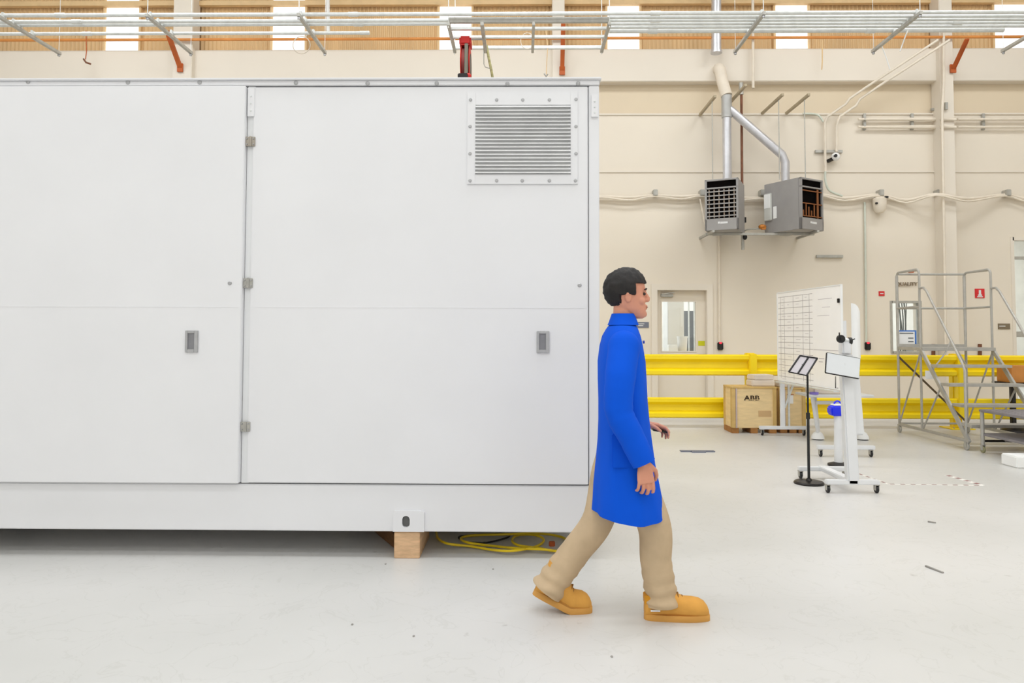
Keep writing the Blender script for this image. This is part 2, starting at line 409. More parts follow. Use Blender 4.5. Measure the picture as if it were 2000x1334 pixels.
for sx in (x0-.05, x0+.65):
    for sy in (14.05, 14.65): MB().box(sx-.03, sx+.03, sy-.03, sy+.03, 0, .98).build('leg', M_GALVD, t)
x1 = W(1332,690,14.2).x
tag(MB().lathe((x1+.03, 14.3, 1.03), [(.0, 0), (.085, 0), (.10, .28), (.108, .28), (.108, .31), (0, .31)]).build('bucket', M_WHITE2), 'white plastic bucket on the table in the next room', 'bucket')
tag(MB().box(x1-.27, x1-.1, 14.15, 14.35, 1.03, 1.17).build('box', M_PAPER, bevel=.006), 'small white box beside the bucket in the next room', 'box')
b = MB(); xa = W(1745,640,YW).x
for k, (u, v) in enumerate(((.08,.10),(.20,.17),(.33,.36),(.30,.42),(.38,.40),(.42,.44),(.46,.40))):
    b.tube(smooth_path([(xa+u*1.1, YW+.5, zw(588)), (xa+(u+v)*.55, YW+.48, zw(630)), (xa+v*1.05, YW+.5, zw(700))]), .008+.003*(k % 3), 6)
tag(b.build('cable_bundle', M_CABLE), 'dark cables hanging behind the small window by the wheeled stairs', 'cables')
tag(MB().box(xa+.05, xa+.28, YW+1.2, YW+1.25, 1.55, 2.0).build('notice_board', M_PAPER), 'white panel behind the small window by the wheeled stairs', 'panel')
tag(MB().box(a[0]-.1, a[0]+1.2, 16, 16.6, 0, 1.25).build('counter', M_MACH, bevel=.01), 'grey counter behind the large window at right edge', 'counter')

# wall fittings
def wallstrut(px0, py0, px1, py1, label, m=M_GALVD, name='strut_bracket', group=None):
    p0, p1 = W(px0, py0, YW-.03), W(px1, py1, YW-.03)
    return tag(MB().bar(p0, p1, .05, .045, (0, 1, 0)).build(name, m, bevel=.004), label, 'bracket', group)
wallstrut(1594, 501, 1646, 501, 'short horizontal steel strut alone on the wall above the whiteboard')
wallstrut(1592, 296, 1645, 296, 'short horizontal steel strut above the white security camera')
for k, (px, lab) in enumerate(((1688, 'upright strut clip at the left end of the twin wall conduits'), (1781, 'upright strut clip of the twin conduits left of the pilaster'), (1920, 'upright strut clip of the twin conduits right of the pilaster'))):
    t = wallstrut(px, 222, px, 254, lab)
    for py in (233, 247):
        q = W(px, py, YW-.07)
        MB().box(q.x-.02, q.x+.02, q.y-.03, q.y, q.z-.025, q.z+.025).build('clamp', M_GALVD, t, bevel=.004)
for py, w in ((233, 'upper'), (248, 'lower')):
    b = MB(); b.tube([W(1676, py, YW-.08), W(1838, py, YW-.08), W(1838, py, YW-.30), W(1866, py, YW-.30), W(1870, py, YW-.08), W(2090, py, YW-.08)], .022, 8)
    tag(b.build('conduit', M_CREAMPIPE), w+' of the twin cream conduits high on the wall by the pilaster', 'conduit')
q = W(1632, 306, YW-.12)
t = empty('security_camera', q-Vector((0, 0, .06)), 'white round security camera below a strut, beside a grey conduit', 'camera')
MB().ball(q, .075, 16, 10).build('housing', M_PAPER, t)
MB().lathe(q+Vector((-.03, -.065, 0)), [(0, -.02), (.028, -.02), (.028, .02), (0, .02)], 12, 'Y').build('lens', M_BLACK, t)
MB().bar(q+Vector((-.05, 0, -.04)), q+Vector((-.10, .10, -.06)), .05, .05).build('mount', M_BLACK, t)
q = W(1718, 398, YW-.13)
t = empty('dome_camera', q-Vector((0, 0, .17)), 'cream dome device hanging under the wall cable bundle', 'camera')
MB().lathe(q-Vector((0, 0, .17)), [(0, 0), (.06, .01), (.10, .06), (.115, .16), (.115, .26), (.06, .29), (0, .29)], 20).build('housing', M_CREAMPIPE, t)
MB().bar(q+Vector((0, 0, .10)), q+Vector((0, .13, .16)), .06, .04).build('bracket', M_GALVD, t)
MB().box(q.x-.11, q.x-.08, q.y-.1, q.y-.06, q.z-.02, q.z+.01).build('latch', M_BLACK, t)
MB().box(q.x+.08, q.x+.13, q.y-.06, q.y, q.z+.10, q.z+.13).build('cable_gland', M_BLACK, t)
# sagging cable bundle and its clamps
pts = []
for px, py in ((1120,386),(1175,384),(1230,386),(1278,382),(1330,384),(1370,382),(1430,386),(1487,387),(1560,384),(1600,380),(1650,387),(1716,381),(1770,391),(1828,380),(1890,388),(1962,381),(2010,388),(2100,380)):
    pts.append((px, py))
for k, (dz, r, nm) in enumerate(((0, .03, 'thicker'), (5, .018, 'thinner'))):
    P = smooth_path([W(px, py+dz*(1 if i % 2 == 0 else .3), YW-.08-.05*k - (.24 if 1826 < px < 1900 else 0)) for i, (px, py) in enumerate(pts)], 4)
    tag(MB().tube(P, r, 8).build('cable', M_CREAMPIPE), nm+' of two cream cables sagging along the wall behind the heaters', 'cable')
for k, (px, lab) in enumerate(((1278, 'cable clip on the wall between container and left heater'), (1369, 'cable clip on the wall just left of the left heater'), (1486, 'cable clip on the wall between both heaters'), (1716, 'cable clip on the wall above the cream dome device'), (1828, 'cable clip on the wall at the pilaster'), (1962, 'cable clip on the wall nearest the right edge'))):
    q = W(px, 379, YW-.03)
    tag(MB().box(q.x-.04, q.x+.04, YW-.16, YW, q.z-.05, q.z+.06).build('cable_clip', M_GALVD, bevel=.008), lab, 'clip', 'clips of the wall cables')
# conduits on the wall
def pipe(name, pts, r, m, label, cat='pipe', group=None, seg=10, sm=False, n=5):
    P = smooth_path(pts, n) if sm else pts
    return tag(MB().tube(P, r, seg).build(name, m), label, cat, group)
pipe('conduit', [W(1405, 460, YW-.04), W(1405, 668, YW-.04)], .018, M_CREAMPIPE, 'cream conduit running down to the card reader beside the door', 'conduit')
pipe('conduit', [W(1689, 395, YW-.04), W(1692, 668, YW-.04)], .018, M_TEALC, 'pale conduit running down to the card reader right of the whiteboard', 'conduit')
pipe('conduit', [W(1843, 50, YW-.33), W(1843, 160, YW-.33), W(1840, 220, YW-.33), W(1843, 420, YW-.33), W(1847, 690, YW-.33)], .022, M_CREAMPIPE, 'long upright conduit on the left side of the right pilaster', 'conduit')
pipe('conduit', [W(1612, 335, YW-.1), W(1611, 240, YW-.1), W(1616, 228, YW-.12), W(1652, 203, YW-.2), W(1660, 192, YW-.22), W(1700, 165, YW-.4), W(1832, 78, YW-.7)], .022, M_CREAMPIPE, 'upper of two slanting cream conduits rising to the overhead racks', 'conduit')
pipe('conduit', [W(1634, 296, YW-.1), W(1634, 245, YW-.1), W(1640, 228, YW-.12), W(1672, 206, YW-.2), W(1680, 193, YW-.22), W(1720, 166, YW-.4), W(1855, 78, YW-.7)], .022, M_CREAMPIPE, 'lower of two slanting cream conduits, ending above the security camera', 'conduit')
pipe('conduit', [W(1612, 335, YW-.1), W(1612, 352, YW-.1), W(1620, 372, YW-.1), W(1645, 383, YW-.1)], .02, M_TEALC, 'curved pale green conduit right of the right heater', 'conduit', sm=True)
pipe('conduit', [W(1568, 222, YW-.06), W(1596, 224, YW-.06), W(1608, 238, YW-.06)], .018, M_TEALC, 'short pale green conduit turning down beside the slanting conduits', 'conduit', sm=True)
wallstrut(1700, 141, 1736, 141, 'small strut holding the slanting conduits')
wallstrut(1818, 214, 1842, 214, 'small dark strut at the left side of the right pilaster')
tag(MB().bar(W(1848, 200, YW-.3), W(1848, 214, YW-.3), .05, .04).build('junction_box', M_GALVD, bevel=.004), 'small metal box on the right pilaster', 'box')
for px, lab in ((1407, 'black card reader with red light beside the door'), (1695, 'black card reader with red light right of the whiteboard')):
    q = W(px, 676, YW-.03)
    t = tag(MB().box(q.x-.05, q.x+.05, YW-.05, YW, q.z-.07, q.z+.07).build('card_reader', M_BLACK, bevel=.012), lab, 'card reader', 'card readers on the wall')
    MB().ball((q.x, YW-.045, q.z+.055), (.028, .016, .02), 10, 6).build('status_light', M_LED, t)
def sign(px0, px1, py0, py1, m, name, label, D=YW):
    p, q = W(px0, py1, D), W(px1, py0, D)
    return tag(MB().box(p.x, q.x, D-.012, D, p.z, q.z).build(name, m, smooth=False), label, 'sign'), (p+q)/2
s1, c = sign(1243, 1267, 629, 640, M_SIGN, 'room_sign', 'small slate room sign left of the door')
MB().box(c.x-.08, c.x+.03, YW-.015, YW-.011, c.z+.012, c.z+.024).box(c.x-.08, c.x+.01, YW-.015, YW-.011, c.z-.02, c.z-.008).build('lettering', M_SIGNTXT, s1, smooth=False)
s1, c = sign(1949, 1972, 632, 643, M_SIGNB, 'room_sign', 'small brown room sign left of the large window')
MB().box(c.x-.09, c.x+.02, YW-.015, YW-.011, c.z-.004, c.z+.012).build('lettering', M_SIGNTXT, s1, smooth=False)
s1, c = sign(1904, 1922, 564, 582, M_REDSIGN, 'fire_extinguisher_sign', 'red fire extinguisher sign behind the wheeled stairs')
MB().box(c.x-.02, c.x+.02, YW-.016, YW-.011, c.z-.02, c.z+.06).box(c.x-.05, c.x+.05, YW-.016, YW-.011, c.z-.07, c.z-.05).box(c.x-.035, c.x+.035, YW-.016, YW-.011, c.z-.045, c.z-.02).build('pictogram', M_SIGNTXT, s1, smooth=False)
s1, c = sign(1716, 1727, 569, 578, M_REDSIGN, 'alarm_sign', 'tiny red alarm sign left of the wheeled stairs')
MB().box(c.x-.03, c.x+.03, YW-.015, YW-.011, c.z-.008, c.z+.008).build('lettering', M_SIGNTXT, s1, smooth=False)
q = W(1771, 555, YW-.02)
t = text_obj('wall_lettering', 'QUALITY', .088, M_LETTER, None, Matrix.Translation(q) @ FACE, .02, .001, 1.05)
tag(t, 'metal letters reading QUALITY high above the small window', 'lettering')
q = W(1878, 665, YW-.02)
pipe('pipe_stub', [W(1823, 672, YW-.028), W(1823, 700, YW-.028)], .03, M_RUST, 'short brown pipe seen behind the stairs platform, left one', 'pipe')
pipe('pipe_stub', [W(1914, 672, YW-.028), W(1914, 700, YW-.028)], .03, M_RUST, 'short brown pipe seen behind the stairs platform, right one', 'pipe')

# ------------------------------------------------------------------ white equipment container
CY = 4.5
cz0, cz1 = WZ(1037, CY, 600), WZ(154.5, CY, 600)
cxr = WX(1171, CY, 600); cxl = cxr-6.06
ct = empty('equipment_container', ((cxl+cxr)/2, CY+1.2, cz0), 'large white steel equipment container with two doors and a louvred vent, raised on wood blocks', 'container')
zb = WZ(944, CY, 600); zt = WZ(170, CY, 600)
MB().box(cxl+.01, cxr-.01, CY+.03, CY+2.43, cz0+.28, cz1-.01).build('body', M_WHITE, ct, smooth=False)
MB().box(cxl, cxr, CY, CY+2.44, cz0, zb-.006).build('base_frame', M_WHITE, ct, bevel=.006)
MB().box(cxl, cxr, CY-.012, CY+.05, zt+.006, cz1-.012).build('top_rail', M_WHITE, ct, bevel=.004)
MB().box(cxl-.02, cxr+.012, CY-.03, CY+2.46, cz1-.014, cz1).build('roof_cap', M_WHITE, ct, bevel=.004)
x_s0, x_s1 = WX(479, CY, 560), WX(488, CY, 560)
MB().box(x_s0-.004, x_s1+.016, CY-.002, CY+.04, zb, zt+.004).build('centre_post', M_WHITE2, ct, bevel=.003)
xd1 = WX(1149, CY, 560)
MB().box(xd1+.003, cxr, CY-.004, CY+.06, zb-.005, zt+.004).build('corner_post', M_WHITE, ct, bevel=.005)
MB().box(x_s0-.9, cxr-.03, CY+.022, CY+.032, zb-.012, zt+.012).build('door_gasket', M_GAP, ct, smooth=False)
# doors: upper and lower panel with a folded seam between them
def cdoor(x0, x1, y0, t, nm):
    zs = WZ(600, CY, 500)
    d = MB().box(x0, x1, y0, y0+t, zb+.004, zt-.004).build(nm, M_WHITE, ct, bevel=.004)
    MB().box(x0+.02, x1-.02, y0-.0012, y0+.002, zs-.002, zs+.001).build('folded_seam', M_WHITE, d, smooth=False)
    return d
dl = cdoor(cxl+.05, x_s0-.006, CY-.040, .055, 'door')
drr = cdoor(x_s1+.006, xd1-.003, CY-.012, .034, 'door')
def pull(px, py, yy, par):
    q = W(px, py, yy)
    h = MB().box(q.x-.040, q.x-.024, yy-.012, yy+.002, q.z-.068, q.z+.068).box(q.x+.018, q.x+.040, yy-.012, yy+.002, q.z-.068, q.z+.068).box(q.x-.024, q.x+.018, yy-.012, yy+.002, q.z+.052, q.z+.068).box(q.x-.024, q.x+.018, yy-.012, yy+.002, q.z-.068, q.z-.048).build('pull_handle', M_HANDLE, par, bevel=.002)
    MB().box(q.x-.026, q.x+.020, yy-.003, yy+.001, q.z-.054, q.z+.054).build('handle_recess', M_HANDLED, h if False else par, smooth=False)
def bolt(q, par, r=.011, nm='bolt', m=M_STEEL):
    return MB().lathe(q, [(0, -.006), (r*.7, -.006), (r, -.003), (r, .002), (0, .002)], 10, 'Y').build(nm, m, par)
pull(375, 667, CY-.040, dl); pull(1060.5, 668, CY-.012, drr)
bolt(W(449, 553, CY-.040), dl, .013, 'lock'); bolt(W(1132, 557, CY-.012), drr, .013, 'lock')
# hinges
for k, (px, py) in enumerate(((492, 277), (487, 553), (481, 833))):
    q = W(487, py, CY-.012); q.x = (x_s0+x_s1)/2+.008
    h = MB().box(q.x-.030, q.x+.030, CY-.022, CY-.011, q.z-.030, q.z+.030).tube([(q.x+.003, CY-.025, q.z-.032), (q.x+.003, CY-.025, q.z+.032)], .008, 8).build('hinge', mat('hinge_tan', (172, 164, 152), .5, .4) if k == 0 else M_GALVD, ct, bevel=.002)
    for sx in (-.019, .021):
        for sz in (-.018, .018): bolt(Vector((q.x+sx, CY-.022, q.z+sz)), h, .005, 'screw')
# small plates at the door corners
for px, py0, py1 in ((490.5, 172, 228), (1161.5, 186, 229)):
    p = W(px, py1, CY-.012); p2 = W(px, py0, CY-.012)
    pl = MB().box(p.x-.022, p.x+.022, CY-.020, CY-.003, p.z, p2.z).build('corner_plate', M_WHITE, ct, bevel=.002)
    for k in range(3): bolt(Vector((p.x, CY-.020, p.z+(p2.z-p.z)*(.2+.25*k))), pl, .006, 'screw', M_GALV)
b0 = None
for px, py in ((55,160),(250,161),(390,161),(578,162),(718,163),(853,163),(991,164),(1129,163)):
    q = W(px, py, CY-.012)
    if b0 is None: b0 = bolt(q, ct, .014, 'roof_bolt', M_HANDLE); q0 = q
    else: clone(b0, q-q0)
# louvred vent
vx0, vx1, vz0, vz1 = WX(913, CY, 270), WX(1128, CY, 270), WZ(361, CY, 1020), WZ(184, CY, 1020)
ox0, ox1, oz0, oz1 = WX(929, CY, 270), WX(1114, CY, 270), WZ(342, CY, 1020), WZ(207, CY, 1020)
yv = CY-.012
vent = MB().box(vx0, ox0, yv-.010, yv, vz0, vz1).box(ox1, vx1, yv-.010, yv, vz0, vz1).box(ox0, ox1, yv-.010, yv, vz0, oz0).box(ox0, ox1, yv-.010, yv, oz1, vz1).build('vent', M_WHITE, ct, bevel=.0015)
MB().box(ox0, ox1, yv-.003, yv-.001, oz0, oz1).build('vent_back', mat('vent_back_grey', (196, 196, 197), .6), vent, smooth=False)
b = MB(); n = 19; st = (oz1-oz0)/n
for i in range(n):
    z = oz1-st*i
    b.prism([(ox0, yv-.002, z-.001), (ox0, yv-.022, z-st*.62), (ox0, yv-.022, z-st*.78), (ox0, yv-.002, z-st*.40)], (ox1-ox0, 0, 0))
b.build('louvre_slats', mat('louvre_grey', (228, 228, 228), .5, .1), vent, smooth=False)
bq = [(919,195),(970,195),(1021,195),(1073,195),(1125,194),(918,247),(1125,247),(918,300),(1125,300),(918,353),(970,353),(1020,353),(1073,353),(1124,353)]
q0 = W(*bq[0], yv-.010); bb = bolt(q0, vent, .011, 'bolt', M_HANDLE)
for px, py in bq[1:]: clone(bb, W(px, py, yv-.010)-q0)
# fork pocket plate
p, p2 = W(768, 1037.5, CY), W(829, 997, CY)
cx, cz = W(793.5, 1018, CY).x, W(793, 1018, CY).z
fp = MB(); rw, rh = .0235, .036
hole = arc((cx, CY-.014, cz+rh-rw), rw, 0, PI, 8)+arc((cx, CY-.014, cz-rh+rw), rw, PI, 2*PI, 8)
outer = [(p2.x, CY-.014, p2.z-.01), (p2.x-.01, CY-.014, p2.z), (p.x+.01, CY-.014, p2.z), (p.x, CY-.014, p2.z-.01), (p.x, CY-.014, p.z), (p2.x, CY-.014, p.z)]
bm = fp.bm; vo = [bm.verts.new(v) for v in outer]; vh = [bm.verts.new(v) for v in hole]
es = [bm.edges.new((vo[i], vo[(i+1) % len(vo)])) for i in range(len(vo))]+[bm.edges.new((vh[i], vh[(i+1) % len(vh)])) for i in range(len(vh))]
bmesh.ops.triangle_fill(bm, use_beauty=True, edges=es)
g = bmesh.ops.extrude_face_region(bm, geom=bm.faces[:])
bmesh.ops.translate(bm, verts=[v for v in g['geom'] if isinstance(v, bmesh.types.BMVert)], vec=(0, .013, 0))
pk = fp.build('fork_pocket', M_WHITE, ct, smooth=False)
MB().lathe((cx, CY-.0015, cz), [(0, 0), (rw*1.4, 0), (rw*1.4, .001), (0, .001)], 20, 'Y').build('pocket_opening', mat('pocket_dark', (96, 96, 95), .8), pk)
for v in pk.children[0].data.vertices: v.co.z = v.co.z if abs(v.co.z-(cz-cz0)) < 0 else v.co.z
# end profile of the base seen past the walking figure
MB().box(cxr-.03, cxr+.004, CY-.006, CY+.12, cz0, cz0+.11).build('corner_casting', M_WHITE, ct, bevel=.004)

# blocks under the container
xb0, xb1 = WX(770, CY, 1060), WX(820, CY, 1060)
tag(MB().box(xb0, xb1, CY-.005, CY+.46, 0, cz0-.001).build('wood_block', M_WOOD, bevel=.004), 'pale wood block under the container edge below the fork pocket', 'wood block')
q = W(772, 1072, CY+.06)
tag(MB().prism([(q.x+.0, CY+.14, 0), (q.x+.005, CY+.02+.14, 0), (q.x-.42, CY+1.2, 0), (q.x-.55, CY+1.15, 0)], (0, 0, .09)).build('timber_beam', M_WOODD, bevel=.003), 'dark timber beam lying in shadow behind the pale wood block', 'timber')
for xx, yy, w_ in ((cxl+1.0, CY+.1, 'front left'), (cxl+.9, CY+2.0, 'rear left'), (cxr-.6, CY+2.0, 'rear right')):
    tag(MB().box(xx, xx+.16, yy, yy+.3, 0, cz0-.001).build('wood_block', M_WOODD, bevel=.004), 'dark wood block under the '+w_+' of the container', 'wood block')
# yellow extension cord, looped under the edge
def fl(px, py, z=.0):      # floor point seen at px, py
    v = RW @ Vector(((px-PX)/F, -(py-PY)/F, -1.0)); k = (z-CAM.z)/v.z; return CAM+v*k
pt = [(852,1040),(856,1052),(875,1062),(920,1067),(970,1075),(1010,1075),(1050,1066),(1062,1054),(1045,1045),(1012,1045),(1000,1055),(1012,1065),(1050,1070),(1085,1076),(1112,1068),(1100,1050),(1050,1042),(980,1044),(920,1046),(900,1052),(915,1060),(960,1066),(1010,1071),(1060,1073),(1090,1077)]
P = smooth_path([fl(px, py, .012+.010*(i % 3)) for i, (px, py) in enumerate(pt)], 5)
tag(MB().tube(P, .008, 8).build('extension_cord', M_YCORD), 'yellow extension cord looped on the floor under the container edge', 'cord')
P = smooth_path([fl(px, py, .010+.006*(i % 2)) for i, (px, py) in enumerate(((900,1054),(898,1048),(935,1044),(990,1043),(990,1050),(950,1060),(915,1059)))], 5)
tag(MB().tube(P, .006, 8).build('black_cable', M_BLACK), 'black cable loop among the yellow cord', 'cable')
q = fl(1078, 1062, .015)
tag(MB().box(q.x-.02, q.x+.02, q.y-.015, q.y+.015, 0, .03).build('cord_plug', M_ORANGE, bevel=.004), 'small orange plug beside the yellow cord', 'plug')

# ------------------------------------------------------------------ yellow guard rail
YR = 10.78
zt1, zb1 = WZ(692, YR, 1400), WZ(733, YR, 1400); zt2, zb2 = WZ(775.5, YR, 1400), WZ(815.5, YR, 1400)
def wbeam(b, x0, x1, z0, z1, y):
    h = z1-z0; pr = []
    prof = [(0, .03), (.06, .0), (.22, .0), (.36, .075), (.44, .08), (.56, .08), (.64, .075), (.78, 0), (.94, 0), (1.0, .03)]
    f = [(y+d*.9, z0+t*h) for t, d in prof]; k = [(yy+.006, zz) for yy, zz in f]
    b.loft([[(x, yy, zz) for yy, zz in f+k[::-1]] for x in (x0, x1)])
posts = [WX(1467, YR, 760), WX(1870, YR, 760)]; sp = posts[1]-posts[0]
posts = [posts[0]-2*sp, posts[0]-sp]+posts+[posts[1]+sp]
gr = empty('guard_rail', (posts[2], YR, 0), 'yellow steel guard rail with two corrugated beams along the back wall', 'guard rail')
for z0, z1 in ((zb1, zt1), (zb2, zt2)):
    for i in range(len(posts)-1):
        b = MB(); wbeam(b, posts[i]-.06, posts[i+1]+.06 if i == len(posts)-2 else posts[i+1]-.062, z0, z1, YR-.10); b.build('beam', M_YELLOW, gr)
for x in posts:
    p_ = MB().box(x-.065, x+.065, YR-.0, YR+.11, .012, zt1+.02).build('post', M_YELLOW, gr, bevel=.008)
    # the post face seen between and over the beams
    MB().box(x-.055, x+.055, YR-.125, YR-.0, zb2+.02, zt1+.012).build('post_face', M_YELLOW, gr, bevel=.008)
    MB().box(x-.17, x+.17, YR-.14, YR+.2, 0, .016).build('base_plate', M_YELLOW, gr, bevel=.003)
    for sx in (-.13, .13): bolt(Vector((x+sx, YR-.11, .02)), p_, .014, 'anchor_bolt')

# ------------------------------------------------------------------ overhead conduit racks
HR = 5.28        # height of the strut level
def yr(py): return (HR-CAM.z)*F/(650-py)*1.0
def conduit(px0, px1, py, r, label, dz=0.0, m=M_GALV, couplings=()):
    D = yr(py)
    p0 = W(px0, py, D); p1 = W(px1, py, D); z = HR+.03+r+dz
    t = tag(MB().tube([(p0.x, D, z), (p1.x, D, z)], r, 10).build('conduit', m), label, 'conduit', 'conduits on the overhead racks')
    for c in couplings:
        x = W(c, py, D).x
        MB().tube([(x-.06, D, z), (x+.06, D, z)], r*1.25, 10).build('coupling', m, t)
    return t
conduit(-90, 2090, 25, .024, 'full-length overhead conduit nearest the photographer', couplings=(118, 690, 1280))
conduit(-90, 880, 38, .024, 'overhead conduit on the left racks, second from the front', couplings=(150,))
conduit(-90, 880, 44.5, .024, 'overhead conduit on the left racks, third from the front', couplings=(700,))
conduit(-90, 722, 62, .022, 'overhead conduit ending in a coupling left of the hose reel', couplings=(170, 712))
conduit(1190, 2090, 32.5, .022, 'overhead conduit on the right racks, second from the front')
conduit(1190, 2090, 39, .022, 'overhead conduit on the right racks, third from the front', couplings=(1280,))
conduit(1190, 2090, 45.5, .022, 'overhead conduit on the right racks, fourth from the front', couplings=(1870,))
conduit(1190, 2090, 52, .022, 'overhead conduit on the right racks, fifth from the front', couplings=(1275,))
conduit(1190, 1960, 61, .034, 'thick overhead conduit at the back of the right racks', couplings=(1275, 1700))
def trapeze(px, py0, py1, label):
    D0, D1 = yr(py0), yr(py1)
    x = W(px, py0, D0).x
    t = empty('trapeze_hanger', (x, D0, HR-.02), label, 'hanger', 'strut hangers of the overhead conduits')
    MB().box(x-.02, x+.02, D0-.05, D1+.05, HR-.02, HR+.022).build('strut', M_GALVD, t, bevel=.003)
    for D, nm in ((D0-.02, 'rod'), (D1+.02, 'rod')):
        if D == D0-.02 or True: MB().tube([(x, D, HR-.06), (x, D, CEIL)], .006 if D < 9 else .0035, 6).build(nm, M_GALV, t)
    for py in (25, 38, 45, 61):
        if py0-4 < py < py1:
            y = yr(py); MB().box(x-.014, x+.014, y-.035, y+.035, HR+.02, HR+.085).build('clamp', M_GALV, t, bevel=.004)
    for D in (D0-.02, D1+.02):
        MB().lathe((x, D, HR-.045), [(0, 0), (.018, 0), (.018, .022), (0, .022)], 8).build('nut', M_STEEL, t)
for px, lab in ((0, 'overhead strut hanger at the left edge'), (290, 'overhead strut hanger above the left container door'), (585, 'overhead strut hanger left of the hose reel'), (1490, 'overhead strut hanger above the heater flue'), (1795, 'overhead strut hanger left of the right pilaster'), (2082, 'overhead strut hanger at the right edge')):
    trapeze(px, 20, 92, lab)
# strut frame that carries the hose reel
t = empty('reel_carrier', (W(1040, 30, yr(30)).x, yr(60), HR-.05), 'rectangular galvanised strut frame carrying the red hose reel', 'frame')
Da, Db = yr(31), yr(85)
xa, xb = W(876, 31, Da).x, W(1190, 31, Da).x
for (py, h) in ((32, .07), (46, .035), (63, .035), (85, .045)):
    D = yr(py); MB().box(xa, xb, D-.022, D+.022, HR-.02, HR-.02+h).build('rail', M_GALV if py != 32 else M_GALVD, t, bevel=.004)
for x, w in ((xa, .02), (xa+.42, .022), (xa+(xb-xa)*.53, .018), (xb, .02)):
    MB().box(x-w, x+w, Da-.03, Db+.03, HR-.065, HR-.022).build('cross_strut', M_GALVD, t, bevel=.004)
for x in (xa, xb):
    for D in (Da-.01, Db):
        MB().tube([(x, D, HR-.09), (x, D, CEIL)], .006, 6).build('rod', M_GALV, t)
MB().box(xa+.1, xa+.42, yr(60)-.06, yr(52)+.05, HR-.09, HR-.066).build('mount_plate', M_GALVD, t, bevel=.004)
# hose reel
q = W(910, 100, yr(57)); rr = .235
hr = empty('hose_reel', (q.x, q.y, HR-.1-.62), 'red hose reel seen edge-on, hanging from the strut frame', 'hose reel')
zc = HR-.12-.30
b = MB()
for sx in (-.05, .055):
    b.lathe((q.x+sx, q.y, zc), [(0, -.006), (rr, -.006), (rr+.012, 0), (rr, .006), (0, .006)], 28, 'X')
b.build('side_disc', M_RED, hr)
b = MB()
for k in range(4):
    b.tube([Vector((q.x-.033+.021*k, q.y, zc))+Vector((0, (rr-.03)*math.cos(a), (rr-.03)*math.sin(a))) for a in [2*PI*i/28 for i in range(28)]], .0125, 8, closed=True)
b.build('wound_hose', M_ROSE, hr)
MB().lathe((q.x, q.y, zc), [(0, -.065), (.15, -.065), (.15, .066), (0, .066)], 24, 'X').build('drum', M_BLACKM, hr)
MB().box(q.x-.075, q.x+.075, q.y-.16, q.y+.09, zc+.22, HR-.085).build('mounting_bracket', M_RED, hr, bevel=.02)
MB().bar((q.x+.025, q.y-.26, zc-.20), (q.x+.02, q.y-.18, zc+.22), .045, .02, (0, 1, 0)).build('guide_arm', mat('olive_metal', (110, 106, 92), .5, .3), hr, bevel=.004)
MB().box(q.x-.08, q.x+.05, q.y-.29, q.y-.16, zc-.27, zc-.20).build('hose_outlet', M_BLACKM, hr, bevel=.01)
MB().ball((q.x+.055, q.y-.24, zc-.22), (.035, .04, .035), 10, 7).build('stop_ball', M_RED, hr)
MB().tube([(q.x-.01, q.y-.24, zc-.25), (q.x-.012, q.y-.24, zc-.42)], .008, 8).build('hose_end', M_BLACKM, hr)
# hanging cords and cables by the reel
qq = yr(84)
pipe('hanging_hose', [W(950, 88, qq), W(955, 115, qq), W(962, 152, qq), W(966, 200, qq)], .018, mat('hose_grey_yellow', (178, 172, 120), .6, var=.25, scale=30), 'grey and yellow hose hanging right of the hose reel', 'hose', sm=True)
pipe('hanging_cable', [W(945, 88, qq), W(945, 125, qq), W(948, 131, qq), W(958, 134, qq)], .006, M_GALVD, 'thin bent grey rod beside the hanging hose', 'cable')
pipe('hanging_cable', [W(1066, 60, 9.6), W(1070, 90, 9.6), W(1068, 120, 9.6), W(1067, 146, 9.6)], .006, M_GIRT, 'thin tan cord hanging left of the middle pilaster', 'cord')
q = W(1067, 149, 9.6); tag(MB().tube([q+Vector((-.03, 0, .04)), q+Vector((.0, 0, 0)), q+Vector((.02, 0, .03))], .01, 8).build('cord_hook', M_GALVD), 'small hook at the end of the tan cord', 'hook')
q = W(1030, 80, 9.5)
pipe('cable_loop', [q+Vector((.09*math.cos(a), 0, .11*math.sin(a))) for a in [i*PI/8-.3 for i in range(17)]], .005, M_CREAMPIPE, 'loose cream cable loop under the strut frame', 'cable')
q = W(589, 88, yr(62))
pipe('cable_loop', [W(606, 63, yr(62))]+[q+Vector((.115*math.cos(a), 0, .115*math.sin(a))) for a in [i*PI/8+1.2 for i in range(17)]], .006, M_CREAMPIPE, 'coiled cream cable loop hanging in front of a bright wall panel', 'cable')
pipe('hanging_cable', [W(168, 60, YW-.4), W(169, 100, YW-.4), W(167, 116, YW-.4)], .008, M_ORANGE, 'short tan cord hanging above the left door', 'cord')
tag(MB().tube([W(163, 115, YW-.4), W(168, 122, YW-.4), W(177, 125, YW-.4)], .016, 8).build('cord_hook', M_RUST), 'small brown hook at the end of the left tan cord', 'hook')
pipe('hanging_cable', [W(1606, 78, YW-.3), W(1606, 120, YW-.3), W(1605, 136, YW-.3)], .010, M_GIRT, 'thin tan rod hanging left of the slanting conduits', 'rod')
pipe('hanging_cable', [W(1722, 90, yr(84)), W(1730, 110, yr(84)), W(1738, 135, yr(84))], .007, M_PAPER, 'thin white cord trailing down from a strut hanger', 'cord', sm=True)
pipe('hanging_cable', [W(1790, 30, 9.2), W(1772, 62, 9.2), W(1758, 100, 9.2)], .008, M_PAPER, 'white cord draped over the right strut hanger', 'cord', sm=True)
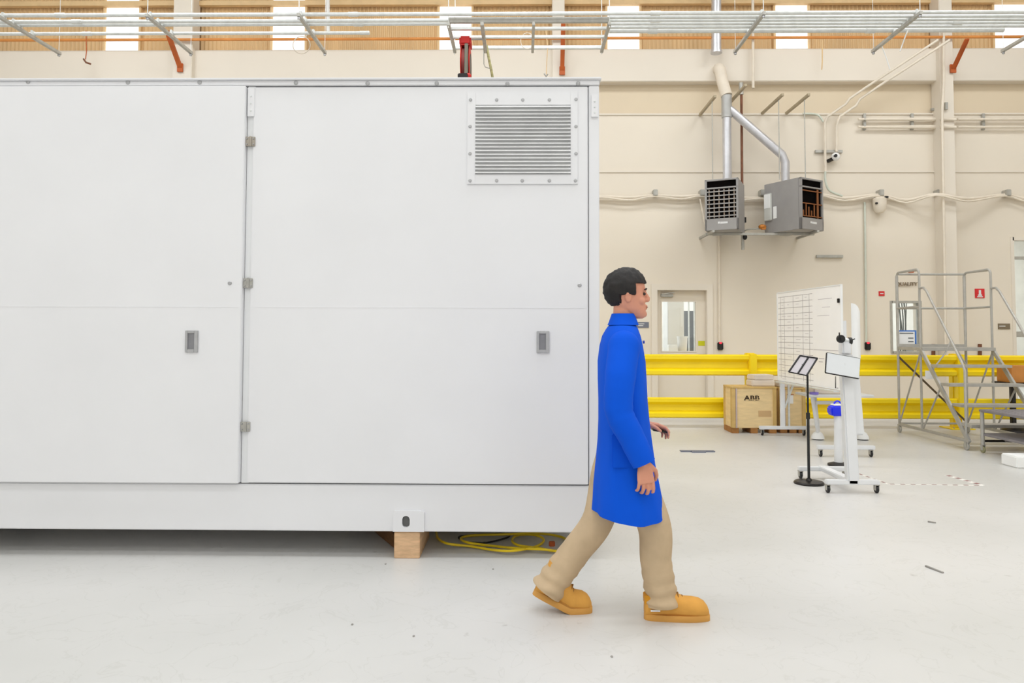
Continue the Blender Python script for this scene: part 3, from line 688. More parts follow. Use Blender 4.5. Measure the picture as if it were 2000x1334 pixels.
# steel uprights and pipes against the siding
pipe('upright_pipe', [W(640, -40, YW-.3), W(641, 62, YW-.3)], .035, M_PAPER, 'white pipe rising behind the left overhead conduits', 'pipe')
pipe('upright_pipe', [W(1470, -40, YW-.25), W(1471, 172, YW-.25)], .025, M_CREAMPIPE, 'slim cream pipe running down beside the flue', 'pipe')
pipe('orange_girt_pipe', [Vector((XL+.1, YW-.32, WZ(76, YW-.32, 1000))), Vector((XR-.1, YW-.32, WZ(74.5, YW-.32, 1000)))], .025, M_OPIPE, 'orange pipe running the full width below the conduits', 'pipe')
t = empty('bright_duct', W(1399, 103, YW-.35), 'bright galvanised duct descending in front of the corrugated wall', 'duct')
MB().tube([W(1399, 103, YW-.35), W(1399, -60, YW-.35)], .085, 18).build('duct_pipe', M_DUCT, t)
MB().tube([W(1399, 104, YW-.35), W(1399, 100, YW-.35)], .10, 18).build('collar', M_DUCT, t)
for (px, py, px2, py2, lab) in ((325, 60, 352, 134, 'orange steel brace on the left pilaster'), (1100, 45, 1098, 140, 'orange steel brace on the middle pilaster'), (1889, 76, 1861, 136, 'orange steel brace on the right pilaster')):
    p0, p1 = W(px, py, YW-.75), W(px2, py2, YW-.28)
    t = tag(MB().bar(p0, p1, .075, .02, (0, 1, 0)).bar(p0+Vector((.03, .02, 0)), p1+Vector((.03, .02, 0)), .012, .06, (0, 1, 0)).build('steel_brace', M_ORANGE), lab, 'brace', 'orange braces at the pilasters')
    MB().box(p1.x-.05, p1.x+.05, YW-.30, YW-.27, p1.z-.06, p1.z+.09).build('gusset_plate', M_ORANGE, t)

# ------------------------------------------------------------------ unit heaters
YH = 12.05
def heater(px, py0, py1, w, d, yaw, label, front_left):
    """front centre at px; yaw turns the front face away from -Y"""
    zt_, zb_ = WZ(py0, YH, px), WZ(py1, YH, px); h = zt_-zb_
    c = W(px, 400, YH); c.z = zb_
    t = empty('unit_heater', c, label, 'heater', 'pair of grey unit heaters')
    M = Matrix.Translation(c) @ Matrix.Rotation(yaw, 4, 'Z')
    gz0, gz1 = h*.24, h*.80
    b = MB(M)
    b.box(-w/2, w/2, .05, d, 0, h); b.box(-w/2, w/2, 0, .05, 0, gz0-.01); b.box(-w/2, w/2, 0, .05, h-.03, h); b.box(-w/2, w/2, 0, .05, gz1+.01, gz1+.035)
    b.box(-w/2, -w/2+.035, 0, .05, 0, h); b.box(w/2-.035, w/2, 0, .05, 0, h)
    b.build('housing', M_HEATER, t, bevel=.005)
    MB(M).box(-w/2+.03, w/2-.03, .03, .052, gz0-.02, h-.02).build('shade_sheet', M_SHADE, t, smooth=False)  # dark sheet painted as the shade behind the louvres
    b = MB(M)
    if front_left:
        for i in range(7):
            z = gz0+(gz1-gz0)*(i+.3)/7
            b.prism([(-w/2+.035, 0, z), (-w/2+.035, .03, z+.012), (-w/2+.035, .03, z+.026), (-w/2+.035, 0, z+.017)], (w-.07, 0, 0))
        b.build('louvre', M_HEATER, t)
        b = MB(M)
        for i in range(6): b.box(-w/2+.06+(w-.14)*i/5, -w/2+.08+(w-.14)*i/5, .018, .028, gz0, gz1)
        b.build('louvre_vane', mat('vane_tan', (150, 134, 118), .5, .2), t)
    else:
        for i in range(3):
            z = gz0+(gz1-gz0)*(.02+.44*i); b.box(-w/2+.035, w/2-.035, 0, .02, z, z+.016)
        b.build('louvre', M_COPPER, t)
        b = MB(M)
        for i in range(5): b.box(-w/2+.06+.07*i, -w/2+.085+.07*i, .015, .028, gz0+.02, gz0+.12+.06*(i*2 % 3))
        b.box(w/2-.16, w/2-.12, .005, .02, gz0, gz1)
        b.build('louvre_vane', M_COPPER, t)
        MB(M).box(-w/2-.04, -w/2, d-.17, d-.02, h*.25, h*.80).build('control_box', mat('control_box_pale', (206, 206, 200), .5), t, bevel=.01)
        MB(M).box(-w/2-.004, -w/2, d-.26, d-.19, h*.28, h*.52).box(-w/2-.045, -w/2-.04, d-.16, d-.03, h*.5, h*.78).build('label_sticker', M_PAPER, t, smooth=False)
    MB(M).box(-.02, .10, -.003, .0, gz0*.50, gz0*.66).box(-.06, -.025, -.003, 0, gz0*.52, gz0*.68).build('badge', M_SIGNTXT, t, smooth=False)
    MB(M).lathe((0, d-.22, h), [(0, -.01), (.075, -.01), (.075, .05), (0, .05)], 18).build('flue_collar', M_DUCT, t)
    return t, M, h, zt_
h1, M1, hh1, zt1h = heater(1409, 349, 449, .55, .72, math.radians(-25), 'left grey unit heater with open louvres facing the hall', True)
h2, M2, hh2, zt2h = heater(1587, 349, 449, .57, .76, math.radians(31), 'right grey unit heater turned to show its long left side', False)
f1 = M1 @ Vector((0, .50, hh1)); f2 = M2 @ Vector((0, .54, hh2))
# flue: a vertical run, a slanting branch and the cream outlet through the wall
A = W(1419, 187, f1.y); 
f1b = Vector((A.x, f1.y, f1.z))
t = empty('flue_pipe', (A.x, f1.y, f1.z), 'galvanised flue rising from both heaters to a cream wall outlet', 'flue pipe')
MB().tube([Vector((f1.x, f1.y, f1.z)), Vector((f1.x, f1.y, f1.z+.02)), Vector((A.x, f1.y, f1.z+.12)), Vector((A.x, A.y, WZ(228, f1.y, 1419)))], .075, 18).build('riser', M_DUCT, t)
MB().tube([Vector((A.x, A.y, WZ(230, f1.y, 1419))), A], .088, 18).build('tee', M_HEATER if False else mat('matt_grey_duct', (186, 186, 184), .5, .3), t)
e = W(1534, 306, f2.y)
MB().tube([Vector((A.x+.03, A.y, WZ(212, f1.y, 1419))), Vector((A.x+.16, A.y, WZ(224, f1.y, 1419))), Vector((f2.x-.05, f2.y, e.z+.03)), Vector((f2.x, f2.y, e.z-.10)), Vector((f2.x, f2.y, f2.z-.01))], .072, 18).build('branch', M_DUCT, t)
Bp = W(1404, 136, YW-.2)
MB().tube(smooth_path([A, A+Vector((-.01, .02, .06)), A.lerp(Bp, .5), Bp+Vector((0, -.05, -.02)), Vector((Bp.x, YW-.12, Bp.z+.02))], 4), .10, 18).ball(Bp, .10, 18, 10).build('outlet', M_CREAMPIPE, t)
# struts standing out from the wall, with drop rods
def wallarm(px0, py0, px1, py1, rodpx, lab, rodz):
    p1 = W(px1, py1, YW); p0 = W(px0, py0, YW-1.0)
    x = (p0.x+p1.x)/2; z = p1.z
    t = empty('strut_bracket', (p1.x, YW, z), lab, 'bracket', 'strut arms above the heaters')
    MB().box(x-.022, x+.022, YW-1.05, YW, z-.022, z+.022).build('arm', mat('beige_strut', (176, 162, 136), .6, .2), t, bevel=.003)
    if rodz: MB().tube([(x, YW-.85, z), (x, YW-.85, rodz)], .008, 6).build('drop_rod', M_GALVD, t)
    return t
wallarm(1395, 190, 1367, 225, 1387, 'strut arm above the left side of the left heater', zt1h-.02)
wallarm(1446, 190, 1430, 205, 1446, 'strut arm hidden behind the flue tee', 0)
wallarm(1528, 187, 1487, 222, 1526, 'strut arm above the left side of the right heater', zt2h+.0)
wallarm(1578, 187, 1535, 222, 1565, 'strut arm above the right side of the right heater', zt2h+.0)
# support strut and gas line
p = W(1378, 456, YH+.35); p2 = W(1590, 454, YH+.35); zs_ = p.z
t = empty('heater_support', (p.x, YH+.35, zs_), 'horizontal strut support under both heaters', 'support')
MB().box(p.x, p2.x, YH+.33, YH+.37, zs_-.03, zs_-.0+.01).build('strut', M_GALVD, t, bevel=.003)
MB().box(p.x+.02, p.x+.06, YH-.02, YW-.003, zs_-.03, zs_+.01).box(p2.x-.1, p2.x-.06, YH-.02, YW-.003, zs_-.03, zs_+.01).build('bearer', M_GALVD, t, bevel=.003)
MB().bar((p.x+.02, YW-.1, WZ(388, YW-.1, 1358)), (p.x+.02, YH+.35, zs_), .02, .02).build('stay', M_CREAMPIPE, t)
t = empty('gas_pipe', W(1451, 488, YW-.3), 'brown gas pipe between the heaters with valves and a drip leg', 'pipe')
MB().tube([W(1447, 162, YW-.3), W(1448, 185, YW-.3)], .038, 12).build('top_fitting', M_GALVD, t)
MB().tube([W(1448, 180, YW-.3), W(1450, 455, YW-.3)], .022, 12).build('riser', M_RUST, t)
MB().tube([W(1450, 440, YW-.3), W(1451, 488, YW-.3)], .028, 12).build('drip_leg', M_GALVD, t)
MB().box(W(1451,460,YW-.3).x-.05, W(1451,460,YW-.3).x+.05, YW-.34, YW-.26, WZ(440, YW, 1450), WZ(430, YW, 1450)).ball(W(1455, 463, YW-.34), (.04, .03, .05), 10, 8).build('valve', M_BLACKM, t)
MB().tube(smooth_path([W(1451, 452, YW-.3), W(1462, 448, YW-.4), W(1480, 447, YW-.45), W(1496, 446, YW-.5)], 4), .014, 8).build('branch_line', M_GALVD, t)
q = W(1489, 443, YW-.5)
MB().ball(q, (.07, .05, .045), 12, 8).box(q.x-.02, q.x+.05, q.y-.04, q.y+.02, q.z-.05, q.z+.0).build('regulator', mat('brass_orange', (190, 120, 50), .4, .5), t)

# ------------------------------------------------------------------ crates, packages
def crate(px0, px1, pyt, D, dep, label, logo=False, note=False):
    x0, x1 = WX(px0, D, 800), WX(px1, D, 800); zt_ = WZ(pyt, D, px0); zc_ = .075
    t = empty('wooden_crate', ((x0+x1)/2, D+dep/2, 0), label, 'crate', 'plywood crates by the guard rail')
    MB().box(x0+.012, x1-.012, D+.012, D+dep-.012, zc_, zt_-.01).build('body', M_PLY, t, bevel=.003)
    for xx, w_, ya, yb in ((x0, .05, D, D+.02), (x1-.05, .05, D, D+.02), (x0-.002, .016, D+.021, D+.07), (x0-.002, .016, D+dep-.06, D+dep-.001)):
        MB().box(xx, xx+w_, ya, yb, zc_, zt_-.013).build('corner_batten', M_PLY2, t, bevel=.002)
    MB().box(x0-.004, x1+.004, D-.004, D+dep, zt_-.012, zt_+.012).build('lid', M_PLY2, t, bevel=.003)
    for xx in (x0, (x0+x1)/2-.05, x1-.1):
        MB().box(xx, xx+.1, D+.01, D+dep-.01, 0, zc_).build('foot', mat('pallet_wood', (170, 118, 62), .8, var=.15, scale=10), t, bevel=.003)
    MB().box(x0+.055, x0+.075, D-.002, D+.013, zc_, zt_-.012).build('metal_strap', mat('strap_lilac', (196, 178, 172), .5), t)
    if logo:
        M = Matrix.Translation((WX(1469, D, 778), D-.0, WZ(778, D, 1469))) @ FACE @ Matrix.Diagonal((1.25, 1, 1, 1))
        text_obj('printed_logo', 'ABB', .092, mat('stencil_ink', (62, 44, 26), .8), t, M @ Matrix.Translation((0, 0, -.012)), .004, .0035, 1.05)
        MB().box(WX(1455, D), WX(1485, D), D+.0085, D+.0105, WZ(778.7, D), WZ(777.9, D)).box(WX(1468.3, D), WX(1469.0, D), D+.0085, D+.0105, WZ(783, D), WZ(773, D)).box(WX(1479, D), WX(1479.7, D), D+.0085, D+.0105, WZ(783, D), WZ(773, D)).build('logo_split', M_PLY, t, smooth=False)
        MB().box(WX(1480, D), WX(1505, D), D+.009, D+.012, WZ(812, D), WZ(800, D)).build('shipping_mark', mat('pale_ink', (208, 172, 124), .8), t, smooth=False)
    if note:
        MB().box(WX(1536, D), WX(1548, D), D+.007, D+.012, WZ(786, D), WZ(768, D)).build('paper_note', M_PAPER, t, smooth=False)
        MB().box(WX(1536, D), WX(1549, D), D+.006, D+.012, WZ(769.5, D), WZ(768, D)).build('note_header', M_ORANGE, t, smooth=False)
    return x0, x1, zt_
a0 = crate(1429.5, 1517, 757, 10.16, .42, 'plywood crate with black logo letters beside the yellow post', True)
a1 = crate(1524, 1574, 759, 10.2, .40, 'plywood crate with a pasted paper note behind the whiteboard stand', False, True)
pk_ = 'foam packages stacked on the crates'
def package(x, y, z, sx, sy, sz, lab, rz=0.0, m=M_FOAM):
    M = Matrix.Translation((x, y, z)) @ Matrix.Rotation(rz, 4, 'Z')
    return tag(MB(M).box(-sx/2, sx/2, -sy/2, sy/2, 0, sz).build('foam_package', m, bevel=.012), lab, 'package', pk_)
zz = a0[2]+.013
package(a0[1]-.16, 10.36, zz, .33, .26, .085, 'lower foam package on the crate with black letters')
package(a0[1]-.15, 10.38, zz+.086, .30, .24, .075, 'upper foam package on the crate with black letters', .15)
package(a1[0]+.19, 10.38, a1[2]+.013, .34, .3, .09, 'foam package on the crate with the paper note')
# white work table with splayed legs and domed feet
D = 9.62; tx0, tx1 = WX(1572, D, 760), WX(1690, D, 760); tz = WZ(768, D, 1600)
t = empty('work_table', ((tx0+tx1)/2, D, 0), 'white work table with splayed legs on domed feet behind the whiteboard', 'table')
MB().box(tx0-.05, tx1, D-.25, D+.22, tz-.03, tz).build('tabletop', M_WHITE2, t, bevel=.008)
for pxa, pxb, pxf in ((1586, 1593, 1597), (1668, 1662, 1684)):
    for k, pa in enumerate((pxa, pxb)):
        q = fl(pxf, 846, .08)
        MB().tube([(WX(pa-6+10*k, D, 770), D-.1+.2*k, tz-.03), (WX(pxf-2+4*k, D, 840), D-.03+.04*k, .10)], .022, 10).build('leg', M_WHITE2, t)
    q = WX(pxf, D, 845)
    f = MB().lathe((q, D, .012), [(0, 0), (.085, 0), (.08, .03), (.055, .075), (.02, .10), (0, .10)], 22).build('domed_foot', M_PAPER, t)
    MB().lathe((q, D, 0), [(0, 0), (.072, 0), (.072, .014), (0, .014)], 22).build('foot_pad', M_BLACK, f)
zc_ = WZ(786, D, 1600)
MB().box(WX(1592, D, 786), WX(1672, D, 786), D-.02, D+.02, zc_-.025, zc_+.02).build('crossbar', M_WHITE2, t, bevel=.005)
package(tx0+.36, D-.02, tz, .62, .30, .10, 'long foam package on the white work table')
for px, py, zz, D_ , lab in ((1545, 752, a1[2]+.104, 10.33, 'lilac tape roll on the foam package of the noted crate'), ):
    q = WX(px, D_, py)
    tag(MB().lathe((q, D_, zz+.0), [(.035, 0), (.055, 0), (.055, .05), (.035, .05), (.035, 0)], 18).build('tape_roll', M_LILAC), lab, 'tape')
q = WX(1588, D-.12, 760)
tag(MB().lathe((q-.02, D-.20, tz), [(.03, 0), (.055, 0), (.055, .03), (.03, .03), (.03, 0)], 18).build('tape_roll', M_LILAC), 'lilac tape roll on the white work table', 'tape')

# ------------------------------------------------------------------ rolling whiteboard, seen almost edge-on
def caster(c, par, r=.035, m=M_BLACK, fork=M_GALVD, nm='caster', yaw=0.0):
    """swivel caster whose wheel touches the floor at c"""
    M = Matrix.Translation((c[0], c[1], 0)) @ Matrix.Rotation(yaw, 4, 'Z')
    k = MB(M).box(-.018, -.013, -.02, .02, r*.8, r*2.3).box(.013, .018, -.02, .02, r*.8, r*2.3).box(-.02, .02, -.025, .025, r*2.2, r*2.35).build(nm, fork, par)
    MB(M).lathe((0, 0, r), [(0, -.011), (r*.9, -.011), (r, -.007), (r, .007), (r*.9, .011), (0, .011)], 18, 'X').build('wheel', m, k)
    return k
L = Vector((WX(1519, 10.0, 650), 10.0, 0)); R_ = Vector((WX(1643, 8.25, 650), 8.25, 0))
bz0, bz1 = .765, 1.955
u = (R_-L); bl = u.length; un = u.normalized(); nn = Vector((un.y, -un.x, 0)).normalized()      # nn: side that the camera sees
if nn.x > 0: nn = -nn
BM_ = Matrix((( un.x, nn.x, 0, L.x), (un.y, nn.y, 0, L.y), (0, 0, 1, 0), (0, 0, 0, 1)))          # local x along the board, y out of its face
t = empty('rolling_whiteboard', (L+R_)/2, 'tall rolling whiteboard with a ruled grid on its left half', 'whiteboard')
MB(BM_).box(0, bl, -.015, 0, bz0, bz1).build('board', M_BOARD, t, bevel=.002)
b = MB(BM_)
b.box(-.012, 0, -.02, .006, bz0, bz1); b.box(bl, bl+.012, -.02, .006, bz0, bz1)
b.box(-.012, bl+.012, -.02, .006, bz0-.012, bz0); b.box(-.012, bl+.012, -.02, .006, bz1, bz1+.012)
b.build('board_frame', M_PAPER, t, bevel=.002)
b = MB(BM_); gx0, gx1 = .03, bl*.60
for i in range(15):
    z = bz1-.06-i*.077; b.box(gx0, gx1, 0.0002, .0012, z, z+.005)
for xx in (.10, .22, .50, .78, .96): b.box(xx, xx+.006, .0002, .0012, bz0+.03, bz1-.06)
b.build('ruled_grid', M_INK, t, smooth=False)
b = MB(BM_)
for i in range(15):
    for xx in (.12, .30, .56, .82):
        if random.random() < .55:
            z = bz1-.10-i*.077; w = .05+.08*random.random(); b.box(xx+.02, xx+.02+w, .0002, .0012, z+.005, z+.010)
for i, (xx, w) in enumerate(((1.20,.35),(1.3,.2),(1.18,.3))): b.box(xx, xx+w, .0002, .0012, bz1-.14-.10*i, bz1-.135-.10*i)
b.box(gx1+.01, bl-.02, .0002, .0012, bz1-.755, bz1-.748)
b.box(1.2, 1.34, .0002, .0012, bz1-.86, bz1-.85); b.box(1.2, 1.30, .0002, .0012, bz1-.90, bz1-.89)
b.build('handwriting', mat('faint_ink', (188, 182, 186), .8), t, smooth=False)
MB(BM_).box(bl-.05, bl-.02, 0, .02, bz1-.20, bz1-.15).build('clip', M_BLACKM, t, bevel=.003)
MB(BM_).box(.06, bl-.06, .0, .07, bz0-.035, bz0-.02).build('pen_tray', M_GALV, t, bevel=.003)
for s_, P0 in ((0, L), (1, R_)):
    off = .03 if s_ == 0 else bl-.03
    pc = BM_ @ Vector((off, -.04, 0))
    MB().box(pc.x-.03, pc.x+.03, pc.y-.02, pc.y+.02, .10, 1.55).build('post', M_WHITE2, t, bevel=.004)
    MB().box(pc.x+.075, pc.x+.10, pc.y-.015, pc.y+.015, .12, .80).build('side_post', M_GALV, t, bevel=.004)
    MB().bar((pc.x+.03, pc.y, .38), (pc.x+.16, pc.y, .72), .025, .02, (0, 1, 0)).build('diagonal_brace', M_GALV, t)
    fx0, fx1 = (pc.x-.32, pc.x+.33)
    MB().box(fx0, fx1, pc.y-.03, pc.y+.03, .085, .13).build('foot_bar', M_WHITE2, t, bevel=.006)
    for fx in (fx0+.04, fx1-.04): caster((fx, pc.y), t)
# curled sheet behind the board
b = MB(); rg = []
q0_ = BM_ @ Vector((bl-.02, -.10, 0))
for k in range(9):
    a = k/8; x = q0_.x+.10*a+.02; y = q0_.y-.02-.03*math.sin(a*PI)
    rg.append([(x, y, 1.12), (x, y, 1.75-.10*a*a), (x+.002, y+.003, 1.75-.10*a*a), (x+.002, y+.003, 1.12)])
b.loft(rg); tag(b.build('flipchart_sheet', M_PAPER), 'curled white sheet hanging at the near edge of the whiteboard', 'paper')

# ------------------------------------------------------------------ instrument stand with white column
D = 6.42
cxm = WX(1662, D, 800); zt_ = WZ(668, D, 1660)
t = empty('instrument_stand', (cxm, D, 0), 'white wheeled column stand with a tilted flat screen', 'stand')
def q4(px0, px1, py, D0, D1): return [(WX(px0, D0, py), D0, WZ(py, D0, px0)), (WX(px1, D0, py), D0, WZ(py, D0, px1)), (WX(px1, D1, py), D1, WZ(py, D0, px1)), (WX(px0, D1, py), D1, WZ(py, D0, px0))]
MB().loft([[(x, y, .10) for x, y in ((cxm-.05, D-.04), (cxm+.05, D-.04), (cxm+.05, D+.04), (cxm-.05, D+.04))],
           [(x, y, zt_-.10) for x, y in ((cxm-.095, D-.04), (cxm+.01, D-.04), (cxm+.01, D+.04), (cxm-.095, D+.04))]]).build('column', M_WHITE2, t, bevel=.012)
MB().loft([[(x, y, .50) for x, y in ((cxm+.0, D+.02), (cxm+.13, D+.02), (cxm+.13, D+.09), (cxm, D+.09))],
           [(x, y, zt_-.15) for x, y in ((cxm-.0, D+.02), (cxm+.085, D+.02), (cxm+.085, D+.09), (cxm-.0, D+.09))]]).build('rear_cover', M_WHITE2, t, bevel=.012)
MB().box(cxm-.085, cxm-.005, D-.05, D+.05, zt_-.11, zt_-.0).build('head', M_WHITE2, t, bevel=.012)
q = W(1644, 662, D-.07)
kn = MB().lathe(q, [(0, 0), (.032, 0), (.036, .008), (.036, .03), (0, .03)], 22, 'Y').lathe(q, [(0, -.01), (.015, -.01), (.015, 0), (0, 0)], 16, 'Y').build('hand_wheel', M_BLACK, t)
MB().bar(q+Vector((-.02, 0, .03)), q+Vector((-.025, -.01, .055)), .01, .01).build('crank', M_BLACK, kn)
q = W(1660, 666, D-.02)
kn = MB().lathe(q, [(0, -.012), (.032, -.012), (.032, .012), (0, .012)], 20, 'X').build('hand_wheel', M_BLACK, t)
MB().tube([q, q+Vector((.035, -.02, .02))], .005, 6).build('crank', M_BLACK, kn)
MB().tube([W(1648, 664, D-.02), W(1661, 666, D-.02)], .02, 12).build('shaft', M_GALV, t)
# screen
c = W(1646.5, 714, D-.14)
Ms = Matrix.Translation(c) @ Matrix.Rotation(math.radians(10), 4, 'Y') @ Matrix.Rotation(math.radians(-12), 4, 'X')
sc_ = MB(Ms).box(-.150, .150, 0, .018, -.094, .094).build('screen_frame', M_BLACKM, t, bevel=.006)
MB(Ms).box(-.146, .147, -.003, .004, -.089, .090).build('screen_panel', M_SCREEN, sc_, bevel=.004)
MB().bar(c+Vector((0, .015, 0)), (cxm-.04, D-.04, c.z), .05, .04).build('screen_mount', M_WHITE2, t)
MB().tube([W(1632, 735, D-.05), W(1632, 758, D-.05), W(1637, 758, D-.05)], .003, 6).build('hook_wire', M_BLACKM, t)
zb_ = .085
for yy, xo in ((D, 0.0), (D+.62, 0.0)):
    x0, x1 = WX(1612, D, 940), WX(1716, D, 940)
    MB().box(x0, x1, yy-.03, yy+.03, .075, .115).build('foot_bar', M_WHITE2, t, bevel=.006)
    for fx in (x0+.02, x1-.02): caster((fx, yy), t, .032)
MB().box(cxm-.04, cxm+.04, D-.03, D+.65, .08, .12).build('spine', M_WHITE2, t, bevel=.006)
# pedestal with the blue carrier on top
D = 7.72; q = WX(1637, D, 850); zp = WZ(812, D, 1640)
t = empty('pedestal', (q, D, 0), 'slim pale pedestal on a dark foot carrying the blue carrier', 'pedestal')
MB().lathe((q, D, 0), [(0, 0), (.11, 0), (.11, .02), (.03, .045), (0, .045)], 24).build('foot', M_BLACKM, t)
MB().tube([(q, D, .03), (q, D, zp)], [.045, .04], 14).build('column', M_WHITE2, t)
xq, zq = WX(1634, D, 800), zp
t = empty('carrier', (xq, D, zq), 'bright blue plastic carrier with white lid beside the white column', 'carrier')
MB().loft([[(xq-w+o, D-d, zq+z), (xq+w+o, D-d, zq+z), (xq+w+o, D+d, zq+z), (xq-w+o, D+d, zq+z)] for z, w, d, o in ((0, .06, .05, 0), (.02, .078, .06, 0), (.09, .08, .06, .0), (.11, .06, .05, .01))]).build('shell', M_BLUE, t, bevel=.012)
MB().box(xq-.05, xq+.06, D-.045, D+.045, zq+.108, zq+.125).build('lid', M_PAPER, t, bevel=.006)
MB().tube(arc((xq+.01, D, zq+.12), .035, 0, PI, 8), .009, 8).build('handle', M_BLUE, t)

# ------------------------------------------------------------------ tablet stand
D = 6.80; q = WX(1578, D, 800)
t = empty('tablet_stand', (q, D, 0), 'black round-based floor stand holding a tilted grey desk panel', 'stand')
MB().lathe((q, D, 0), [(0, 0), (.135, 0), (.135, .012), (.125, .022), (.03, .03), (.02, .05), (0, .05)], 36).build('base', M_BLACKM, t)
ztp = WZ(716, D, 1575)
MB().tube([(q, D, .03), (q, D, .62)], .0125, 14).build('lower_pole', M_BLACK, t)
MB().tube([(q, D, .60), (q, D, ztp)], .0095, 14).build('upper_pole', M_BLACK, t)
MB().lathe((q, D, .60), [(0, 0), (.018, 0), (.018, .06), (0, .06)], 14).build('clamp_collar', M_BLACK, t)
pt4 = [W(1562, 694, D-.02), W(1596, 699, D-.02), W(1575, 733, D-.13), W(1540, 726, D-.13)]
pn = MB().prism(pt4, (0, .012, .006)).build('desk_panel', M_PANELG, t, smooth=False)
b = MB()
off = Vector((0, -.006, -.002))
for i in range(4): b.bar(pt4[i]+off, pt4[(i+1) % 4]+off, .011, .011)
b.bar(pt4[0].lerp(pt4[1], .5)+off, pt4[3].lerp(pt4[2], .5)+off, .011, .011)
b.build('desk_frame', M_BLACK, t)
MB().bar(Vector((q, D, ztp)), pt4[0].lerp(pt4[2], .5)+Vector((-.01, 0, 0)), .016, .016).build('tilt_bracket', M_BLACK, t)

# ------------------------------------------------------------------ wheeled stairs
X0, X1 = 5.37, 6.33
YA, YB = 10.34, 9.76          # rear and front posts
ZP = 1.22
t = empty('wheeled_stairs', ((X0+X1)/2, 9.8, 0), 'grey wheeled warehouse stairs with tubular handrails and cage', 'stairs')
r = .015
ztop = WZ(533, YA, 1740)
def tb(name, pts, rr=r, m=M_LADDER): return MB().tube(pts, rr, 8).build(name, m, t)
for x in (X0, X1):
    # cage side loop from rear post over the front post
    tb('side_loop', [(x, YA, .10), (x, YA, ztop-.06)]+arc((x, YA-.06, ztop-.06), .06, 0, PI/2, 4, 'YZ')+[(x, YB+.06, ztop+.0)]+arc((x, YB+.06, ztop-.06), .06, PI/2, PI, 4, 'YZ')+[(x, YB, .10)])
    tb('mid_rail', [(x, YA, WZ(602, YA, 1740)), (x, YB, WZ(602, YA, 1740))])
    # handrail
    zt_ = 2.02
    tb('handrail', [(x, YB, zt_), (x, YB-.10, zt_), (x, YB-.17, zt_-.05), (x, 8.86, 1.06), (x, 8.80, .96), (x, 8.80, .16)])
    # stringer
    MB().bar((x, YB, ZP-.02), (x, 8.74, .10), .03, .055, (0, 0, 1)).build('stringer', M_LADDER, t, bevel=.003)
    tb('side_brace', [(x, YA, .12), (x, YB, ZP-.06)], .011)
    tb('side_brace', [(x, YB-.02, .12), (x, YB-.45, .72)], .011)
    MB().box(x-.018, x+.018, 8.74, YA, .10, .135).build('base_rail', M_LADDER, t, bevel=.004)
for z in (ztop-.02, WZ(602, YA, 1740)): tb('rear_rail', [(X0, YA, z), (X1, YA, z)])
tb('cross_brace', [(X0, YA, 1.08), (X1, YA, .14)], .014, mat('dark_brace', (98, 82, 60), .6, .2))
tb('base_crossbar', [(X0, YA, .13), (X1, YA, .13)], .014)
MB().box(X0-.01, X1+.01, YB-.06, YA, ZP-.045, ZP).build('platform', M_LADDER, t, bevel=.004)
MB().box(X0-.01, X1+.01, YA-.015, YA, ZP, ZP+.035).build('kick_plate', M_LADDER, t, bevel=.002)
for k, (y, z) in enumerate(((9.47, 1.0), (9.22, .775), (8.98, .54), (8.80, .315))):
    MB().box(X0, X1, y-.10, y+.10, z-.035, z).build('step', M_LADDER, t, bevel=.004)
for x in (X0, X1):
    for y in (YA, 8.80): caster((x, y), t, .05, M_GALVD)
# paper tag hanging from the stairs
q = W(1815, 732, YB-.05)
tb2 = MB().tube([W(1858, 664, YB-.05), W(1846, 690, YB-.05), W(1820, 724, YB-.05)], .011, 8).build('tag_arm', M_LADDER, t)
tb2 = MB().tube([W(1858, 664, YB-.05), W(1886, 712, YB-.05)], .011, 8).build('tag_arm', M_LADDER, t)
tag(MB().box(q.x-.055, q.x+.055, q.y-.003, q.y, q.z-.055, q.z+.055).build('paper_tag', M_PAPER, smooth=False), 'white square paper tag hanging on the wheeled stairs', 'tag')
# framed document held behind the platform
q, q2 = W(1753, 673, YA+.04), W(1790, 645, YA+.04)
t2 = tag(MB().box(q.x, q2.x, YA+.04, YA+.055, ZP, q2.z).build('document_holder', M_BLUE2, smooth=False, bevel=.003), 'blue framed document at the rear of the stairs platform', 'document')
MB().box(q.x+.02, q2.x-.03, YA+.034, YA+.041, ZP+.01, q2.z-.02).build('sheet', M_PAPER, t2, smooth=False)
MB().box(q.x+.03, q2.x-.05, YA+.031, YA+.0345, q2.z-.05, q2.z-.038).box(q.x+.15, q2.x-.05, YA+.031, YA+.0345, q2.z-.12, q2.z-.105).box(q.x+.15, q2.x-.05, YA+.031, YA+.0345, q2.z-.17, q2.z-.155).build('print', M_CABLE, t2, smooth=False)
q = W(1780, 531, YA-.05); tag(MB().box(q.x-.04, q.x+.03, q.y-.02, q.y+.02, q.z-.012, q.z+.018).build('clip', M_ORANGE, bevel=.004), 'small orange clip on the top rail of the stairs', 'clip')

# ------------------------------------------------------------------ low grey platform cart
cx0, cx1, cy0, cy1 = 5.41, 6.5, 7.66, 8.62
ctop = WZ(799, cy1, 1900)
t = empty('platform_cart', ((cx0+cx1)/2, (cy0+cy1)/2, 0), 'low grey steel platform cart on casters at the right edge', 'cart')
MB().box(cx0, cx1, cy0, cy1, ctop-.03, ctop).build('deck', M_CART, t, bevel=.006)
b = MB()
for k in range(14): b.box(cx0+.04+k*.075, cx0+.055+k*.075, cy0+.03, cy1-.03, ctop, ctop+.003)
b.build('deck_ribs', M_CART, t, smooth=False)
for x, y in ((cx0+.025, cy1-.025), (cx0+.025, cy0+.025), (cx1-.025, cy1-.025), (cx1-.025, cy0+.025)):
    MB().tube([(x, y, .09), (x, y, ctop-.02)], .022, 10).build('leg', M_LADDER, t)
    caster((x, y), t, .042, mat('caster_olive', (150, 146, 110), .6))
